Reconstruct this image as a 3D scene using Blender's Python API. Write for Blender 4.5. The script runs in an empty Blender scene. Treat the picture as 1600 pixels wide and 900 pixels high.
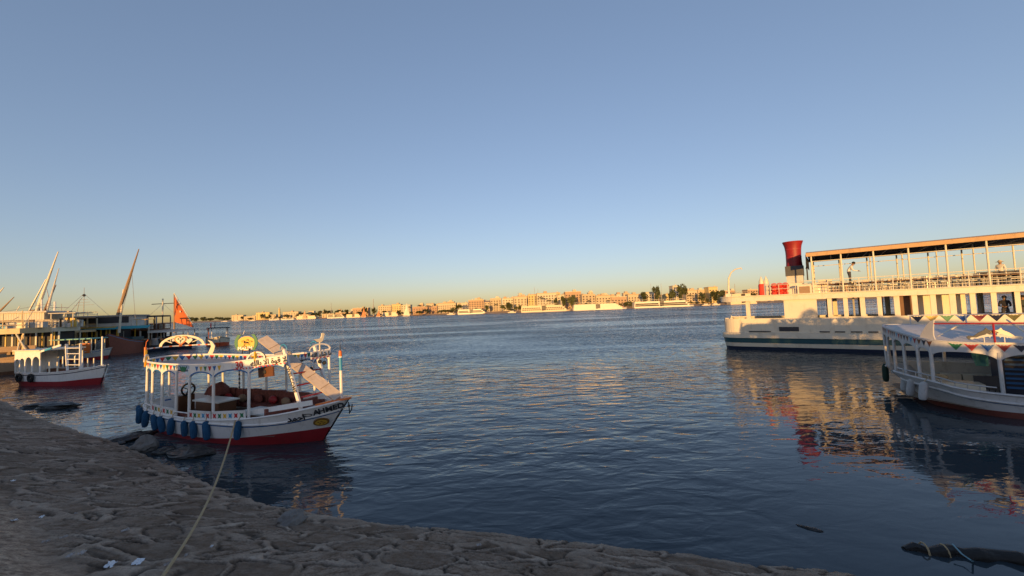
import bpy, bmesh, math, random
import numpy as np
from mathutils import Vector, Matrix, noise as mnoise
R = math.radians
SC = bpy.context.scene
COL = SC.collection
random.seed(7)

# ------------------------------------------------------------------ camera
EYE = Vector((0, 0, 4.3))
FPX, PITCH, ROLL = 620.0, R(3.1), R(2.15)
cd = bpy.data.cameras.new('camera'); cam = bpy.data.objects.new('camera', cd); COL.objects.link(cam)
cd.sensor_width = 36.0; cd.lens = 36.0 * FPX / 1600.0
cd.clip_start = 0.1; cd.clip_end = 30000
cam.matrix_world = Matrix.Translation(EYE) @ Matrix.Rotation(math.pi / 2 + PITCH, 4, 'X') @ Matrix.Rotation(-ROLL, 4, 'Z')
SC.camera = cam

# ------------------------------------------------------------------ sky, sun, exposure
SUN_EL = R(2.5)
SUN_DIR = Vector((-0.22 * math.cos(SUN_EL), -0.9755 * math.cos(SUN_EL), math.sin(SUN_EL)))   # towards the sun
w = bpy.data.worlds.new("World"); SC.world = w; w.use_nodes = True
nt = w.node_tree; nt.nodes.clear()
sky = nt.nodes.new('ShaderNodeTexSky'); sky.sky_type = 'NISHITA'; sky.sun_disc = False
sky.sun_elevation = SUN_EL; sky.sun_rotation = math.atan2(SUN_DIR.x, SUN_DIR.y)
sky.air_density = 0.8; sky.dust_density = 0.6; sky.ozone_density = 1.6; sky.altitude = 80
bg = nt.nodes.new('ShaderNodeBackground'); bg.inputs['Strength'].default_value = 0.15
wo = nt.nodes.new('ShaderNodeOutputWorld')
gm = nt.nodes.new('ShaderNodeGamma'); gm.inputs['Gamma'].default_value = 0.69          # the phone's soft tone curve
tn = nt.nodes.new('ShaderNodeMix'); tn.data_type = 'RGBA'; tn.blend_type = 'MULTIPLY'; tn.inputs[0].default_value = 1
tn.inputs[7].default_value = (0.965, 0.945, 1.10, 1)                                      # its white balance
nt.links.new(sky.outputs[0], gm.inputs[0]); nt.links.new(gm.outputs[0], tn.inputs[6]); nt.links.new(tn.outputs[2], bg.inputs[0]); nt.links.new(bg.outputs[0], wo.inputs[0])
sd = bpy.data.lights.new('sun', 'SUN'); sd.energy = 2.3; sd.angle = R(0.5); sd.color = (1.0, 0.55, 0.17)
so = bpy.data.objects.new('sun', sd); COL.objects.link(so)
so.rotation_euler = SUN_DIR.to_track_quat('Z', 'Y').to_euler(); so.location = (-30, -40, 30)
SC.view_settings.view_transform = 'Standard'; SC.view_settings.look = 'None'
SC.view_settings.gamma = 1.0; SC.view_settings.use_curve_mapping = False
SC.view_settings.exposure = 1.38

# ------------------------------------------------------------------ pixel -> world (photogrammetry on the photo's own 1600x900 grid)
_f = Vector((0, math.cos(PITCH), math.sin(PITCH))); _u0 = Vector((0, -math.sin(PITCH), math.cos(PITCH))); _r0 = Vector((1, 0, 0))
_r = _r0 * math.cos(ROLL) - _u0 * math.sin(ROLL); _u = _u0 * math.cos(ROLL) + _r0 * math.sin(ROLL)
def ray(px, py): return _f + _r * ((px - 800) / FPX) - _u * ((py - 450) / FPX)
def atz(px, py, z=0.0):
    d = ray(px, py); return EYE + d * ((z - EYE.z) / d.z)
def aty(px, py, Y):
    d = ray(px, py); return EYE + d * (Y / d.y)

# ------------------------------------------------------------------ helpers
def tag(o, label=None, cat=None, group=None, kind=None):
    if label: o['label'] = label
    if cat: o['category'] = cat
    if group: o['group'] = group
    if kind: o['kind'] = kind
    return o
def thing(name, label, cat, loc=(0, 0, 0), rz=0.0, group=None):
    o = bpy.data.objects.new(name, None); COL.objects.link(o)
    o.empty_display_size = 0.2; o.location = loc; o.rotation_euler = (0, 0, rz)
    return tag(o, label, cat, group)
def copy_tree(o, parent=None):
    c = o.copy(); COL.objects.link(c); c.parent = parent
    for ch in list(o.children): copy_tree(ch, c)
    return c
def ordinal(i):
    return ['first', 'second', 'third', 'fourth', 'fifth', 'sixth', 'seventh', 'eighth', 'ninth', 'tenth', 'eleventh', 'twelfth',
            'thirteenth', 'fourteenth', 'fifteenth', 'sixteenth'][i]

class MB:
    def __init__(s): s.v = []; s.f = []; s.m = []
    def add(s, vs, fs, mi=0):
        b = len(s.v); s.v += [tuple(x) for x in vs]
        for f in fs: s.f.append([b + i for i in f]); s.m.append(mi)
        return s
    def box(s, x0, x1, y0, y1, z0, z1, mi=0):
        return s.add([(x0,y0,z0),(x1,y0,z0),(x1,y1,z0),(x0,y1,z0),(x0,y0,z1),(x1,y0,z1),(x1,y1,z1),(x0,y1,z1)],
            [(0,3,2,1),(4,5,6,7),(0,1,5,4),(1,2,6,5),(2,3,7,6),(3,0,4,7)], mi)
    def bar(s, p, q, wd, ht=None, mi=0, up=(0, 0, 1)):
        p = Vector(p); q = Vector(q); ht = wd if ht is None else ht
        t = (q - p).normalized(); up = Vector(up)
        if abs(t.dot(up)) > 0.98: up = Vector((1, 0, 0))
        a = t.cross(up).normalized() * (wd / 2); b = a.cross(t).normalized() * (ht / 2)
        vs = [p-a-b, p+a-b, p+a+b, p-a+b, q-a-b, q+a-b, q+a+b, q-a+b]
        return s.add(vs, [(0,3,2,1),(4,5,6,7),(0,1,5,4),(1,2,6,5),(2,3,7,6),(3,0,4,7)], mi)
    def tube(s, pts, r, n=6, mi=0, caps=True):
        pts = [Vector(p) for p in pts]; k = len(pts)
        rr = r if isinstance(r, (list, tuple)) else [r] * k
        b = len(s.v); prev = None
        for i, p in enumerate(pts):
            t = (pts[min(i + 1, k - 1)] - pts[max(i - 1, 0)])
            t = t.normalized() if t.length > 1e-9 else Vector((0, 0, 1))
            if prev is None:
                a = t.cross(Vector((0, 0, 1)) if abs(t.z) < 0.95 else Vector((1, 0, 0))).normalized()
            else:
                a = (prev - t * prev.dot(t)); a = a.normalized() if a.length > 1e-6 else t.orthogonal().normalized()
            prev = a; c = t.cross(a)
            for j in range(n):
                an = 2 * math.pi * j / n
                s.v.append(tuple(p + (a * math.cos(an) + c * math.sin(an)) * rr[i]))
        for i in range(k - 1):
            for j in range(n):
                j2 = (j + 1) % n
                s.f.append([b+i*n+j, b+i*n+j2, b+(i+1)*n+j2, b+(i+1)*n+j]); s.m.append(mi)
        if caps:
            s.f.append([b + j for j in range(n)][::-1]); s.m.append(mi)
            s.f.append([b + (k-1)*n + j for j in range(n)]); s.m.append(mi)
        return s
    def lathe(s, c, prof, n=12, mi=0, sx=1, sy=1):      # prof: (r, z) list; caps if r > 0
        pts = [(c[0], c[1], c[2] + z) for r_, z in prof]
        b = len(s.v)
        for (r_, z) in prof:
            for j in range(n):
                an = 2 * math.pi * j / n
                s.v.append((c[0] + r_*sx*math.cos(an), c[1] + r_*sy*math.sin(an), c[2] + z))
        for i in range(len(prof) - 1):
            for j in range(n):
                j2 = (j + 1) % n
                s.f.append([b+i*n+j, b+i*n+j2, b+(i+1)*n+j2, b+(i+1)*n+j]); s.m.append(mi)
        s.f.append([b + j for j in range(n)][::-1]); s.m.append(mi)
        s.f.append([b + (len(prof)-1)*n + j for j in range(n)]); s.m.append(mi)
        return s
    def torus(s, c, R_, r, ax='z', n=16, m=8, mi=0, a0=0, a1=2*math.pi):
        full = abs(a1 - a0 - 2*math.pi) < 1e-6
        pts = []
        for i in range(n + 1):
            a = a0 + (a1 - a0) * i / n; u, v = R_*math.cos(a), R_*math.sin(a)
            pts.append(Vector(c) + Vector({'z': (u, v, 0), 'y': (u, 0, v), 'x': (0, u, v)}[ax]))
        return s.tube(pts, r, m, mi, caps=not full)
    def ball(s, c, r, n=10, m=6, mi=0, sc=(1, 1, 1)):
        prof = [(max(1e-4, math.sin(math.pi*i/m)), -math.cos(math.pi*i/m)) for i in range(m + 1)]
        b = len(s.v); s.lathe((0, 0, 0), prof, n, mi)
        for i in range(b, len(s.v)):
            x, y, z = s.v[i]; s.v[i] = (c[0]+x*r*sc[0], c[1]+y*r*sc[1], c[2]+z*r*sc[2])
        return s
    def prism(s, pts, o, ux, uy, th, mi=0):               # 2-D outline in the plane (o; ux, uy), thickness th along ux x uy, centred
        o, ux, uy = Vector(o), Vector(ux), Vector(uy); nn = ux.cross(uy).normalized() * (th / 2); k = len(pts)
        vs = [o + ux*a + uy*b + nn for a, b in pts] + [o + ux*a + uy*b - nn for a, b in pts]
        fs = [list(range(k)), list(range(2*k - 1, k - 1, -1))] + [[i, k+i, k+(i+1) % k, (i+1) % k] for i in range(k)]
        return s.add(vs, fs, mi)
    def strip(s, A, B, mi=0, th=None):
        n = len(A); b = len(s.v); s.v += [tuple(p) for p in A] + [tuple(p) for p in B]
        for i in range(n - 1):
            s.f.append([b+i, b+i+1, b+n+i+1, b+n+i]); s.m.append(mi if not isinstance(mi, list) else mi[i])
        return s
    def build(s, name, mats, parent=None, smooth=False, loc=None, rot=None, fix=False):
        me = bpy.data.meshes.new(name); me.from_pydata(s.v, [], s.f)
        if not isinstance(mats, (list, tuple)): mats = [mats]
        for m_ in mats: me.materials.append(m_)
        me.polygons.foreach_set('material_index', s.m)
        if fix:
            bm = bmesh.new(); bm.from_mesh(me); bmesh.ops.recalc_face_normals(bm, faces=bm.faces); bm.to_mesh(me); bm.free()
        if smooth:
            me.polygons.foreach_set('use_smooth', [True] * len(me.polygons))
            try: me.set_sharp_from_angle(angle=R(40))
            except Exception: pass
        me.update()
        o = bpy.data.objects.new(name, me); COL.objects.link(o)
        if parent is not None: o.parent = parent
        if loc is not None: o.location = loc
        if rot is not None: o.rotation_euler = rot
        return o

# ------------------------------------------------------------------ materials
def mat(name, col, rough=0.55, metal=0.0, var=0.22, scale=3.0, dirt=0.0, dcol=(0.10, 0.075, 0.05), bump=0.0, bscale=30.0, spec=0.4, coat=0.0, stretch=(1, 1, 1), emit=None):
    m = bpy.data.materials.new(name); m.use_nodes = True
    n, l = m.node_tree.nodes, m.node_tree.links; b = n['Principled BSDF']
    b.inputs['Roughness'].default_value = rough; b.inputs['Metallic'].default_value = metal
    b.inputs['Specular IOR Level'].default_value = spec
    if coat: b.inputs['Coat Weight'].default_value = coat
    tc = n.new('ShaderNodeTexCoord'); mp = n.new('ShaderNodeMapping'); mp.inputs['Scale'].default_value = stretch
    l.new(tc.outputs['Object'], mp.inputs[0])
    nz = n.new('ShaderNodeTexNoise'); nz.inputs['Scale'].default_value = scale; nz.inputs['Detail'].default_value = 5; nz.inputs['Roughness'].default_value = 0.62
    l.new(mp.outputs[0], nz.inputs['Vector'])
    mx = n.new('ShaderNodeMix'); mx.data_type = 'RGBA'
    mx.inputs[6].default_value = (*[c * (1 - var) for c in col], 1); mx.inputs[7].default_value = (*[min(1, c * (1 + var)) for c in col], 1)
    l.new(nz.outputs['Fac'], mx.inputs[0]); out = mx.outputs[2]
    if dirt:
        n2 = n.new('ShaderNodeTexNoise'); n2.inputs['Scale'].default_value = scale * 2.3; n2.inputs['Detail'].default_value = 8; n2.inputs['Roughness'].default_value = 0.7
        mp2 = n.new('ShaderNodeMapping'); mp2.inputs['Scale'].default_value = (1, 1, 0.35); l.new(tc.outputs['Object'], mp2.inputs[0]); l.new(mp2.outputs[0], n2.inputs['Vector'])
        rp = n.new('ShaderNodeMapRange'); rp.inputs[1].default_value = 0.52; rp.inputs[2].default_value = 0.72; rp.inputs[3].default_value = 0; rp.inputs[4].default_value = dirt
        l.new(n2.outputs['Fac'], rp.inputs[0])
        m2 = n.new('ShaderNodeMix'); m2.data_type = 'RGBA'; m2.inputs[7].default_value = (*dcol, 1)
        l.new(rp.outputs[0], m2.inputs[0]); l.new(out, m2.inputs[6]); out = m2.outputs[2]
    l.new(out, b.inputs['Base Color'])
    if bump:
        n3 = n.new('ShaderNodeTexNoise'); n3.inputs['Scale'].default_value = bscale; n3.inputs['Detail'].default_value = 6
        l.new(mp.outputs[0], n3.inputs['Vector'])
        bp = n.new('ShaderNodeBump'); bp.inputs['Strength'].default_value = 1.0; bp.inputs['Distance'].default_value = bump
        l.new(n3.outputs['Fac'], bp.inputs['Height']); l.new(bp.outputs[0], b.inputs['Normal'])
    return m
M = {}
M['white'] = mat('white_paint', (0.78, 0.76, 0.72), 0.45, var=0.07, scale=2.5, dirt=0.4, dcol=(0.34, 0.29, 0.23))
M['cream'] = mat('cream_paint', (0.70, 0.64, 0.50), 0.5, var=0.10, scale=1.5, dirt=0.4, dcol=(0.36, 0.26, 0.16))
M['ferry'] = mat('ferry_white_paint', (0.66, 0.60, 0.48), 0.5, var=0.09, scale=0.9, dirt=0.5, dcol=(0.42, 0.33, 0.22))
M['oldwhite'] = mat('old_white_paint', (0.55, 0.52, 0.47), 0.6, var=0.2, scale=1.5, dirt=0.6, dcol=(0.22, 0.17, 0.12))
M['grey'] = mat('grey_paint', (0.34, 0.33, 0.32), 0.6, var=0.2, dirt=0.4)
M['dark'] = mat('dark_paint', (0.035, 0.035, 0.04), 0.6, var=0.3)
M['black'] = mat('black_rubber', (0.015, 0.015, 0.016), 0.75, var=0.3)
M['bred'] = mat('boot_red_paint', (0.34, 0.025, 0.03), 0.45, var=0.2, dirt=0.35, dcol=(0.12, 0.03, 0.03))
M['funnel'] = mat('funnel_red_paint', (0.26, 0.013, 0.015), 0.5, var=0.25, scale=2, dirt=0.4, dcol=(0.08, 0.02, 0.02))
M['white_shaded'] = mat('shaded_white_paint', (0.52, 0.52, 0.52), 0.5, var=0.1, scale=2.5, dirt=0.5, dcol=(0.25, 0.22, 0.18))  # white darkened so the right boat's shade is put into its colour
M['red'] = mat('red_paint', (0.55, 0.03, 0.03), 0.4, var=0.15)
M['orange'] = mat('orange_paint', (0.70, 0.17, 0.03), 0.45, var=0.15)
M['yellow'] = mat('yellow_paint', (0.72, 0.42, 0.04), 0.45, var=0.15)
M['green'] = mat('green_paint', (0.02, 0.17, 0.07), 0.5, var=0.2)
M['blue'] = mat('blue_paint', (0.02, 0.13, 0.36), 0.45, var=0.2)
M['skyblue'] = mat('light_blue_paint', (0.05, 0.30, 0.52), 0.45, var=0.2)
M['teal'] = mat('teal_stripe_paint', (0.010, 0.065, 0.085), 0.5, var=0.2, scale=1)
M['navy'] = mat('navy_paint', (0.012, 0.02, 0.045), 0.5, var=0.3)
M['fender'] = mat('blue_fender_cloth', (0.016, 0.085, 0.18), 0.85, var=0.45, scale=8, bump=0.01, bscale=60)
M['brown'] = mat('brown_wood', (0.15, 0.065, 0.03), 0.5, var=0.35, scale=3, stretch=(1, 6, 6))
M['wood'] = mat('weathered_wood', (0.30, 0.20, 0.12), 0.7, var=0.35, scale=3, stretch=(1, 8, 8), bump=0.004)
M['deck'] = mat('deck_planks', (0.26, 0.20, 0.15), 0.7, var=0.3, scale=2, stretch=(1, 9, 1))
M['rust'] = mat('rusty_red_hull', (0.26, 0.09, 0.06), 0.7, var=0.3, dirt=0.5)
M['gold'] = mat('gold_paint', (0.60, 0.36, 0.05), 0.4, var=0.2)
M['steel'] = mat('galvanised_steel', (0.45, 0.45, 0.44), 0.4, metal=0.6, var=0.15)
M['stone'] = mat('rubble_stone', (0.20, 0.18, 0.16), 0.85, var=0.4, scale=4, bump=0.03, bscale=9)
M['wetstone'] = mat('wet_stone', (0.035, 0.032, 0.028), 0.35, var=0.5, scale=4, bump=0.03, bscale=8)
M['paper'] = mat('litter_paper', (0.75, 0.76, 0.78), 0.8, var=0.1)
M['rope'] = mat('hemp_rope', (0.42, 0.31, 0.17), 0.85, var=0.3, scale=20)
# ------------------------------------------------------------------ water
def water_mat():
    m = bpy.data.materials.new('river_water'); m.use_nodes = True
    n, l = m.node_tree.nodes, m.node_tree.links; b = n['Principled BSDF']
    b.inputs['Base Color'].default_value = (0.030, 0.044, 0.054, 1); b.inputs['Roughness'].default_value = 0.03
    b.inputs['IOR'].default_value = 1.33
    tc = n.new('ShaderNodeTexCoord')
    def val(k, x, i):
        if isinstance(x, (int, float)): k.inputs[i].default_value = x
        else: l.new(x, k.inputs[i])
    def mathn(op, a, c):
        k = n.new('ShaderNodeMath'); k.operation = op; val(k, a, 0); val(k, c, 1); return k.outputs[0]
    def vadd(v, off):
        k = n.new('ShaderNodeVectorMath'); k.operation = 'ADD'; l.new(v, k.inputs[0]); k.inputs[1].default_value = off; return k.outputs[0]
    def height(vec, scale, st, rot, detail, dist):
        mp = n.new('ShaderNodeMapping'); mp.inputs['Scale'].default_value = (*st, 1); mp.inputs['Rotation'].default_value = (0, 0, rot); l.new(vec, mp.inputs[0])
        z = n.new('ShaderNodeTexNoise'); z.inputs['Scale'].default_value = scale; z.inputs['Detail'].default_value = detail; z.inputs['Roughness'].default_value = 0.45; z.inputs['Distortion'].default_value = dist
        l.new(mp.outputs[0], z.inputs['Vector']); return z.outputs['Fac']
    # true wave slopes from finite differences (do not fade with distance the way a bump does)
    def slope(scale, st, rot, detail, dist, amp, eps):
        h0 = height(tc.outputs['Object'], scale, st, rot, detail, dist); hx = height(vadd(tc.outputs['Object'], (eps, 0, 0)), scale, st, rot, detail, dist); hy = height(vadd(tc.outputs['Object'], (0, eps, 0)), scale, st, rot, detail, dist)
        return [mathn('MULTIPLY', mathn('SUBTRACT', h0, h_), amp/eps) for h_ in (hx, hy)]
    sep = n.new('ShaderNodeSeparateXYZ'); l.new(tc.outputs['Object'], sep.inputs[0])
    def rng(x, a, c, lo, hi):
        k = n.new('ShaderNodeMapRange'); l.new(x, k.inputs[0])
        for i_, v_ in enumerate((a, c, lo, hi)): k.inputs[i_+1].default_value = v_
        return k.outputs[0]
    patch = height(tc.outputs['Object'], 0.035, (0.5, 1.6), 0.1, 4, 0.6)
    gust = rng(patch, .42, .60, .50, 1.5)
    swell, chop, fine = slope(0.5, (0.8, 1.3), .35, 2, .5, SW, .05), slope(1.5, (.7, 1.5), -.2, 3, .6, CH, .02), slope(5.0, (.8, 1.3), .2, 2, .3, FI, .008)
    near = mathn('MULTIPLY', rng(sep.outputs['Y'], 11, 36, .52, 2.3), rng(sep.outputs['Y'], 60, 260, 1.0, 1.8))
    lee = mathn('MULTIPLY', rng(mathn('SUBTRACT', sep.outputs['X'], mathn('MULTIPLY', sep.outputs['Y'], .46)), -.3, 2.6, 0, 1), rng(sep.outputs['Y'], 46, 32, 0, 1))      # calmer water in the lee of the ferry
    near = mathn('MULTIPLY', near, mathn('SUBTRACT', 1.0, mathn('MULTIPLY', lee, .76)))
    k = mathn('MULTIPLY', gust, near)
    nx = mathn('MULTIPLY', mathn('ADD', swell[0], mathn('ADD', chop[0], fine[0])), k); ny = mathn('MULTIPLY', mathn('ADD', swell[1], mathn('ADD', chop[1], fine[1])), k)
    # far off only the wave faces turned to this bank are seen
    ab = mathn('MULTIPLY', mathn('ABSOLUTE', ny, 0), -1.0); fm = mathn('MULTIPLY', rng(sep.outputs['Y'], 12, 55, 0, 1), mathn('SUBTRACT', 1.0, lee))
    ny = mathn('ADD', mathn('MULTIPLY', ab, fm), mathn('MULTIPLY', ny, mathn('SUBTRACT', 1.0, fm)))
    cb = n.new('ShaderNodeCombineXYZ'); l.new(nx, cb.inputs[0]); l.new(ny, cb.inputs[1]); cb.inputs[2].default_value = 1
    nm = n.new('ShaderNodeVectorMath'); nm.operation = 'NORMALIZE'; l.new(cb.outputs[0], nm.inputs[0]); l.new(nm.outputs[0], b.inputs['Normal'])
    return m
SW, CH, FI = 0.13, 0.085, 0.014
mb = MB(); S_ = 12000
mb.add([(-S_, -S_, 0), (S_, -S_, 0), (S_, S_, 0), (-S_, S_, 0)], [(0, 1, 2, 3)])
tag(mb.build('water', water_mat()), kind='structure')

# ------------------------------------------------------------------ near embankment: mortared rubble slope following the shore
SHORE = [(-95, 62), (-60, 40.5), (-44, 31.2), (-30.46, 23.7), (-22, 18.6), (-14.45, 14.5), (-10.3, 12.0), (-6.88, 9.9), (-3.97, 8.63), (-1.42, 7.97), (1.53, 7.25), (3.92, 6.58), (5.52, 6.11), (9, 5.0), (16, 2.9), (40, -5), (80, -18)]
def resample(pts, step):
    out = [Vector(pts[0])]
    for i in range(len(pts) - 1):
        p0 = Vector(pts[max(i-1, 0)]); p1 = Vector(pts[i]); p2 = Vector(pts[i+1]); p3 = Vector(pts[min(i+2, len(pts)-1)])
        L = (p2 - p1).length; k = max(1, int(L / (step(p1) if callable(step) else step)))
        for j in range(1, k + 1):
            t = j / k
            out.append(0.5 * ((2*p1) + (p2-p0)*t + (2*p0-5*p1+4*p2-p3)*t*t + (3*p1-p0-3*p2+p3)*t*t*t))
    return out
def sstep(a, b, x):
    t = min(1, max(0, (x - a) / (b - a))); return t*t*(3 - 2*t)
def bank_z(d, x=0.0):
    d = min(d, 6.7 - 2.2 * sstep(-6.0, -9.5, x)) + .01 * max(0, d - 6.7) * (d < 20)
    if d < 0: return max(-3.0, -0.12 + 0.6 * d)
    return 0.10 * sstep(0, 0.08, d) - 0.12 * (1 - sstep(0, 0.08, d)) + 0.315 * d
shore = resample(SHORE, lambda p: (0.032 if -10 < p.x else 0.055) if -34 < p.x < 7 else 1.5)
SHN = []
for i, p in enumerate(shore):
    a = shore[max(0, i - 40)]; b_ = shore[min(len(shore)-1, i + 40)]; t = (b_ - a).normalized(); SHN.append(Vector((t.y, -t.x)))
def shore_dist(x, y):
    best = min(range(0, len(shore), 4), key=lambda i: (shore[i].x-x)**2 + (shore[i].y-y)**2)
    return (Vector((x, y)) - shore[best]).dot(SHN[best])
def ground_at(px, py):            # pixel -> point on the slope
    d = ray(px, py); lo, hi = 2.0, 60.0
    for _ in range(40):
        m_ = (lo + hi) / 2; p = EYE + d * m_
        if p.z > bank_z(shore_dist(p.x, p.y), p.x): lo = m_
        else: hi = m_
    return EYE + d * lo
ds = [-6, -3, -1.5, -.6, -.2, -.06, 0, .04, .08, .12] + [0.12 + 0.034 * i for i in range(1, 230)] + [8.3, 9, 10.5, 13, 18, 30, 60, 150, 400]
# junction between the rubble pitching and the dusty ramp at bottom left
j0 = ground_at(0, 775); j1 = ground_at(115, 900)
jd = (Vector((j1.x, j1.y)) - Vector((j0.x, j0.y))).normalized(); jn = Vector((-jd.y, jd.x))
if jn.dot(Vector((0, 0)) - Vector((j0.x, j0.y))) > 0 and False: jn = -jn
vs, fs, att_m, att_t, att_s, att_c = [], [], [], [], [], []
nd = len(ds)
for i, (p, nn) in enumerate(zip(shore, SHN)):
    wob = 0.10 * mnoise.noise((p.x * 0.9, p.y * 0.9, 3)) + 0.05 * mnoise.noise((p.x * 3.1, p.y * 3.1, 9))
    for d in ds:
        q = p + nn * (d + wob * (1 if -1 < d < 1 else 0.0))
        z = bank_z(d, q.x); mort = 0.0; tone = 0.5; sand = 0.0; ck = 0.0
        if -0.2 < d < 12 and -36 < p.x < 8:
            c = Vector((q.x * 1.05 + q.y * .35, q.y * 1.55 - q.x * .2, 0))
            c += 0.35 * Vector((mnoise.noise(c * 1.3), mnoise.noise(c * 1.3 + Vector((7, 3, 1))), 0))
            dd, pp = mnoise.voronoi(Vector((c.x, c.y, 0)), distance_metric='DISTANCE', exponent=2.5)
            e = dd[1] - dd[0]; ed = e + 0.10 * mnoise.noise(c * 5)
            tone = 0.5 + 0.5 * mnoise.cell(Vector((pp[0].x * 3.7, pp[0].y * 3.7, 1)))
            side = (Vector((c.x, c.y)) - Vector((pp[0].x, pp[0].y))).normalized().dot(Vector((0.5, 0.85)))
            big = 1 - sstep(0.055, 0.11, ed)                                    # raised mortar between the stones
            mort = big * sstep(-.55, .1, mnoise.noise(c * 1.9 + Vector((9, 1, 0))))
            ck = sstep(0.085, 0.11, ed) * (1 - sstep(0.13, 0.20, ed + .05 * mnoise.noise(c * 6))) * sstep(-.45, .05, mnoise.noise(c * 1.2 + Vector((3, 8, 0))) - .35 * side)
            sx = (Vector((q.x, q.y)) - Vector((j0.x, j0.y))).dot(jn)
            sand = sstep(-0.25, 0.35, -sx + 0.35 * mnoise.noise((q.x, q.y, 0))) if q.x < 0 else 0.0
            rel = 1 - 0.85 * sand
            ck *= rel
            z += rel * (0.013 * mort - 0.040 * ck + 0.012 * (tone - .5) * (1 - mort) + 0.006 * mnoise.noise(c * 3.1) + 0.007 * mnoise.noise(c * 9) + .007 * mnoise.noise(c * 19) + .006 * mnoise.noise(c * 41) - .012 * sstep(.25, .5, mnoise.noise(c * 13)))
            z += 0.30 * sand * min(1, max(0, -sx) / 1.5) + 0.03 * mnoise.noise((q.x * .5, q.y * .5, 5)) + sand * (.025 * mnoise.noise((q.x * 4, q.y * 4, 5)) + .018 * mnoise.noise((q.x * 11, q.y * 11, 5)))
            mort = max(0, mort - ck, .8 * (1 - sstep(.12, .34, d + .1 * mnoise.noise(c * 2))))
        vs.append((q.x, q.y, z)); att_m.append(mort); att_t.append(tone); att_s.append(sand); att_c.append(ck)
for i in range(len(shore) - 1):
    for j in range(nd - 1): fs.append((i*nd+j, i*nd+j+1, (i+1)*nd+j+1, (i+1)*nd+j))
me = bpy.data.meshes.new('embankment'); me.from_pydata(vs, [], fs)
for nm, arr in (('mortar', att_m), ('tone', att_t), ('sand', att_s), ('crack', att_c)):
    a = me.attributes.new(nm, 'FLOAT', 'POINT'); a.data.foreach_set('value', arr)
me.polygons.foreach_set('use_smooth', [True] * len(me.polygons))
def bank_mat():
    m = bpy.data.materials.new('mortared_rubble'); m.use_nodes = True
    n, l = m.node_tree.nodes, m.node_tree.links; b = n['Principled BSDF']; b.inputs['Roughness'].default_value = 0.9; b.inputs['Specular IOR Level'].default_value = 0.2
    def at(nm):
        a = n.new('ShaderNodeAttribute'); a.attribute_name = nm; return a.outputs['Fac']
    tc = n.new('ShaderNodeTexCoord')
    def noise(s, d=6):
        z = n.new('ShaderNodeTexNoise'); z.inputs['Scale'].default_value = s; z.inputs['Detail'].default_value = d; z.inputs['Roughness'].default_value = 0.65
        l.new(tc.outputs['Object'], z.inputs['Vector']); return z.outputs['Fac']
    def mix(f, a, c):
        k = n.new('ShaderNodeMix'); k.data_type = 'RGBA'
        for i, x in ((0, f), (6, a), (7, c)):
            if isinstance(x, (float, int)): k.inputs[i].default_value = x
            elif isinstance(x, tuple): k.inputs[i].default_value = (*x, 1)
            else: l.new(x, k.inputs[i])
        return k.outputs[2]
    def rng(x, a, c, lo=0, hi=1):
        k = n.new('ShaderNodeMapRange'); k.inputs[1].default_value = a; k.inputs[2].default_value = c; k.inputs[3].default_value = lo; k.inputs[4].default_value = hi
        l.new(x, k.inputs[0]); return k.outputs[0]
    st = mix(at('tone'), (0.18, 0.132, 0.097), (0.40, 0.305, 0.23))
    st = mix(rng(noise(7), 0.4, 0.65), st, (0.15, 0.095, 0.06))
    c = mix(at('mortar'), st, mix(rng(noise(3, 6), .35, .65), (0.33, 0.25, 0.185), (0.56, 0.44, 0.34)))
    c = mix(at('crack'), c, (0.015, 0.012, 0.010))
    c = mix(rng(noise(28, 4), 0.5, 0.7, 0, 0.55), c, (0.085, 0.062, 0.046))
    c = mix(rng(noise(0.9, 5), 0.42, 0.66, 0, 0.5), c, (0.20, 0.128, 0.08))
    sd_ = mix(rng(noise(9, 10), 0.40, 0.60), (0.56, 0.41, 0.29), (0.26, 0.175, 0.12))
    sd_ = mix(rng(noise(40, 4), 0.52, 0.66, 0, .7), sd_, (0.12, 0.085, 0.065))
    c = mix(rng(noise(1.7, 7), 0.50, 0.68, 0, 0.6), c, (0.40, 0.31, 0.235))
    c = mix(rng(noise(60, 3), 0.56, 0.70, 0, 0.5), c, (0.06, 0.045, 0.035))
    c = mix(at('sand'), c, sd_)
    # wet dark band just above the water
    sp = n.new('ShaderNodeSeparateXYZ'); l.new(tc.outputs['Object'], sp.inputs[0])
    wet = rng(sp.outputs['Z'], -0.02, 0.13, 0.85, 0.0)
    c = mix(wet, c, (0.03, 0.027, 0.022))
    l.new(c, b.inputs['Base Color'])
    bp = n.new('ShaderNodeBump'); bp.inputs['Distance'].default_value = 0.035; bp.inputs['Strength'].default_value = 1
    l.new(noise(22, 10), bp.inputs['Height']); l.new(bp.outputs[0], b.inputs['Normal'])
    return m
me.materials.append(bank_mat())
eo = bpy.data.objects.new('embankment', me); COL.objects.link(eo); tag(eo, kind='structure')
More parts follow.
